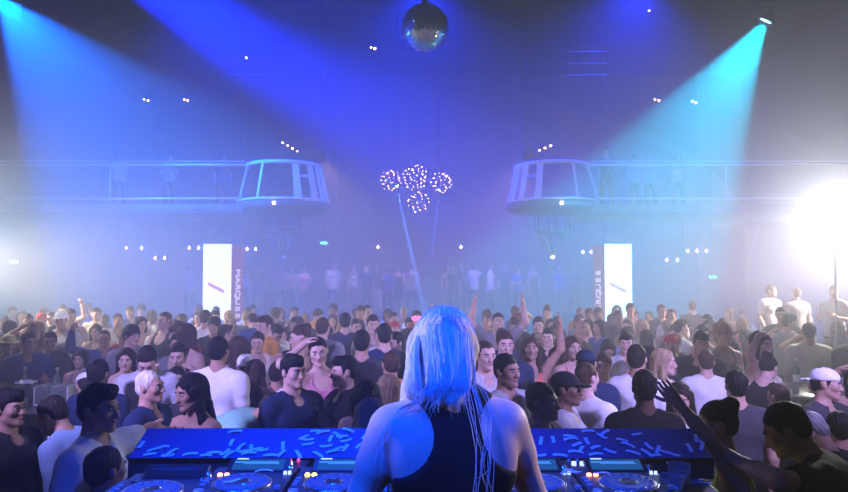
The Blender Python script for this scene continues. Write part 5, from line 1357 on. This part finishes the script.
for i, (x, Y) in enumerate(chosen):
    fem = crg.random() < .36
    pz, sx = crg.choices(FP, FW)[0] if fem else crg.choices(MP, MW)[0]
    hr = crg.choices(['long', 'longwavy', 'bob', 'ponytail', 'bun', 'longback'], [4, 3, 2, 2, 1, 2])[0] if fem else crg.choices(['short', 'quiff', 'buzz', 'undercut', 'curly', 'cap', 'capback'], [6, 3, 3, 2, .7, .7, .5])[0]
    hcn = crg.choices(['black', 'dark', 'brown', 'blond'], [4, 4, 3, 2.5 if fem else .6])[0]
    tk = crg.choices(['tank', 'strapless', 'dress', 'tee'], [5, 2, 2, 2])[0] if fem else crg.choices(['tee', 'shirt', 'tank'], [7, 3, 1])[0]
    tcn = crg.choices(['black', 'white', 'navy', 'grey', 'lightgrey', 'lightblue', 'charcoal', 'red', 'coral', 'pink', 'orange', 'teal', 'cream', 'blue'], [5, 5.5, 3, 3, 3.5, 2, 3, .5, .7, .9 if fem else .3, .4, .3, 1.5, 1])[0]
    sk = crg.choices(['fair', 'tan', 'brown', 'dark'], [6, 4, 1, .4])[0]
    base = math.degrees(math.atan2(-x, Y)) * -1
    base = -math.degrees(math.atan2(x, Y))
    r = crg.random(); yw = base + (crg.gauss(0, 16) if r < .58 else crg.gauss(0, 60) if r < .80 else 180 + crg.gauss(0, 30))
    h = crg.gauss(1.615 if not fem else 1.53, .055)
    pp = Vector((x, Y, h)); d_ = pp - Vector((0, 0, CAM_Z)); dep = d_.dot(_F); px = 424 + FPX * d_.x / dep; py = 246 - FPX * d_.dot(_U) / dep
    zx = next(t for v, t in ZX if px < v); zy = next(t for v, t in ZY if Y < v)
    hw = {'long': 'long-haired', 'longwavy': 'wavy-haired', 'bob': 'bob-haired', 'ponytail': 'ponytailed', 'bun': 'bun-haired', 'longback': 'sleek-haired', 'short': 'short-haired', 'quiff': 'quiffed', 'buzz': 'cropped', 'undercut': 'thick-haired', 'curly': 'curly', 'cap': 'pale-capped', 'capback': 'back-to-front-capped'}[hr]
    cn = {'lightgrey': 'pale grey', 'lightblue': 'pale blue'}.get(tcn, tcn); kw = {'tee': 't-shirt', 'tank': 'tank top', 'shirt': 'shirt', 'dress': 'dress', 'strapless': 'strapless top'}[tk]
    facing = ' from behind' if 110 < abs((yw - base + 180) % 360 - 180) else ''
    who = '%s%s %s' % ((hcn + ' ') if hcn in ('blond',) else '', hw, 'woman' if fem else 'man')
    lb = '%s in %s %s%s, %s %s' % (who, cn, kw, facing or PW[pz], zy, zx)
    if lb in seen_labels:
        lb = '%s in %s %s%s, taller one, %s %s' % (who, cn, kw, facing or PW[pz], zy, zx)
    seen_labels[lb] = 1
    person(px, py, yw, pz, sx, hr, HC[hcn], tk, TC[tcn], 'trousers', crg.choice([(.02, .02, .03), (.05, .06, .10), (.16, .15, .13)]), SK[sk], Y=Y, label=lb, group='dancers filling the floor', mirror=crg.random() < .5,
           capc=crg.choice([(.8, .8, .82), (.05, .05, .06), (.5, .05, .06)]) if 'cap' in hr else None)

# ------------------------------------------------------------------ drinks tables and small things
M['glass'] = mat('bottle_glass', (.75, .85, .80), .06, trans=.85, ior=1.35)
M['greenglass'] = mat('green_bottle', (.06, .25, .10), .08, trans=.6, ior=1.4)
M['white_plastic'] = mat('white_plastic', (.8, .8, .82), .35)
M['tablewood'] = mat('table_top_dark', (.10, .09, .09), .3, var=(4, .2))
def drinks_table(x, y, z, label, r=.52):
    e = empty('drinks_table', (x, y, 0)); tag(e, label, 'table', 'round drinks tables')
    MB().lathe([(.001, z), (r, z), (r + .01, z - .012), (r, z - .03), (.001, z - .03)], n=36).build('table_top', M['tablewood'], e)
    MB().tube([(0, 0, .03), (0, 0, z - .03)], .035, 10).build('stem', M['steel'], e)
    MB().lathe([(.26, 0), (.25, .02), (.04, .04), (.001, .04)], n=24).build('foot', M['steel'], e)
def bottle(x, y, z, label, m, s=1.0, tilt=None):
    e = empty('bottle', (x, y, z)); tag(e, label, 'bottle', 'bottles on the drinks tables'); e.scale = (s,) * 3
    MB().lathe([(.001, 0), (.036, 0), (.038, .01), (.038, .17), (.030, .205), (.014, .235), (.013, .30), (.001, .30)], n=18).build('glass_body', m, e)
    MB().lathe([(.0385, .05), (.0387, .13)], n=18).build('label', M['paper'], e); MB().lathe([(.015, .285), (.015, .315), (.001, .315)], n=12).build('cap', M['knob'], e)
def tumbler(x, y, z, label):
    e = empty('drinking_glass', (x, y, z)); tag(e, label, 'glass', 'glasses on the drinks tables')
    MB().lathe([(.001, 0), (.030, 0), (.036, .10), (.034, .10), (.028, .006), (.001, .006)], n=18).build('glass_wall', M['glass'], e); MB().lathe([(.001, .007), (.028, .007), (.031, .05), (.001, .05)], n=16).build('drink', M['ice'], e)
def ice_bucket(x, y, z, label):
    e = empty('ice_bucket', (x, y, z)); tag(e, label, 'ice bucket')
    MB().lathe([(.001, 0), (.085, 0), (.105, .20), (.112, .205), (.102, .205), (.08, .01)], n=28).build('bucket_wall', M['chrome'], e)
    ic = MB()
    for k in range(24): ic.box((.07 * math.cos(k * 2.4) * (k / 24) ** .5, .07 * math.sin(k * 2.4) * (k / 24) ** .5, .185 + .02 * (k % 2)), (.028, .028, .028), Matrix.Rotation(k, 3, 'Z') @ Matrix.Rotation(k * .7, 3, 'X'))
    tag(ic.build('ice_cubes', M['ice'], e), kind='stuff')
tz = 1.08
(tx, ty) = TABLES[0]
drinks_table(tx, ty, tz, 'round drinks table crowded with bottles in the left-side haze')
cr = empty('glass_rack', (tx + .14, ty - .12, tz)); tag(cr, 'clear box of glasses with white lid edge on the drinks table', 'glass rack')
MB().box((0, 0, .01), (.34, .24, .02)).build('tray', M['white_plastic'], cr, .004)
for sx in (-1, 1): MB().box((sx * .165, 0, .10), (.012, .24, .18)).build('end_panel', M['white_plastic'], cr)
for sy in (-1, 1): MB().box((0, sy * .115, .10), (.318, .008, .18)).build('clear_side', M['glass'], cr)
MB().box((.0, 0, .10), (.012, .21, .16)).build('divider', M['white_plastic'], cr)
for k in range(2):
    for q in range(2): MB().lathe([(.001, 0), (.032, 0), (.036, .11), (.034, .11), (.030, .008)], (-.08 + k * .16, -.05 + q * .10, .022), 14).build('stored_glass', M['glass'], cr)
ice_bucket(tx - .22, ty - .05, tz, 'silver ice bucket on the left-side drinks table')
bottle(tx - .05, ty + .22, tz, 'clear bottle at the rear of the left-side drinks table', M['glass']); bottle(tx + .24, ty + .20, tz, 'green bottle beside the box of glasses', M['greenglass'])
bottle(tx - .36, ty + .16, tz, 'clear bottle at the outer rim of the left-side drinks table', M['glass'], 1.05)
tumbler(tx - .06, ty - .34, tz, 'short glass at the front rim of the left-side drinks table'); tumbler(tx - .28, ty - .33, tz, 'short glass in front of the ice bucket'); tumbler(tx + .38, ty - .18, tz, 'short glass beside the box of glasses')
(tx, ty) = TABLES[1]
drinks_table(tx, ty, tz, 'round drinks table in the white haze under the flood lamp')
bottle(tx - .36, ty + .05, tz, 'tall clear bottle at the rim of the right-side drinks table', M['glass'], 1.15); bottle(tx + .10, ty + .25, tz, 'green bottle at the rear of the right-side drinks table', M['greenglass'])
tumbler(tx - .16, ty - .20, tz, 'tall glass of ice in front on the right-side drinks table'); tumbler(tx + .04, ty - .30, tz, 'short glass nearest the stage on the right-side drinks table'); ice_bucket(tx + .24, ty - .02, tz, 'silver ice bucket on the right-side drinks table')
# pink light-up glasses frames: worn by a person behind the DJ
gp = N_(417, 318.5, 0, 'idle', 'm', 'short', 'dark', 'tee', 'black', 'man wearing glowing pink glasses, barely showing over the DJ\'s hair', 'fair', Y=7.72, group='dancers filling the floor')
M['pinkglow'] = mat('pink_glow', (1, .2, .5), .3, emit=(1.0, .10, .38), estr=4.0)
hcg = PEOPLE[-1]['J']['headc']; g_ = MB()
for sx in (-1, 1):
    g_.tube([(hcg[0] + sx * .040 + .033 * math.cos(a * PI / 6), hcg[1] - .108, hcg[2] + .006 + .026 * math.sin(a * PI / 6)) for a in range(13)], .008, 6)
    g_.tube([(hcg[0] + sx * .073, hcg[1] - .106, hcg[2] + .012), (hcg[0] + sx * .080, hcg[1] + .01, hcg[2] + .008)], .005, 6)
g_.tube([(hcg[0] - .012, hcg[1] - .112, hcg[2] + .010), (hcg[0] + .012, hcg[1] - .112, hcg[2] + .010)], .006, 6)
g_.build('light_up_glasses', M['pinkglow'], gp)
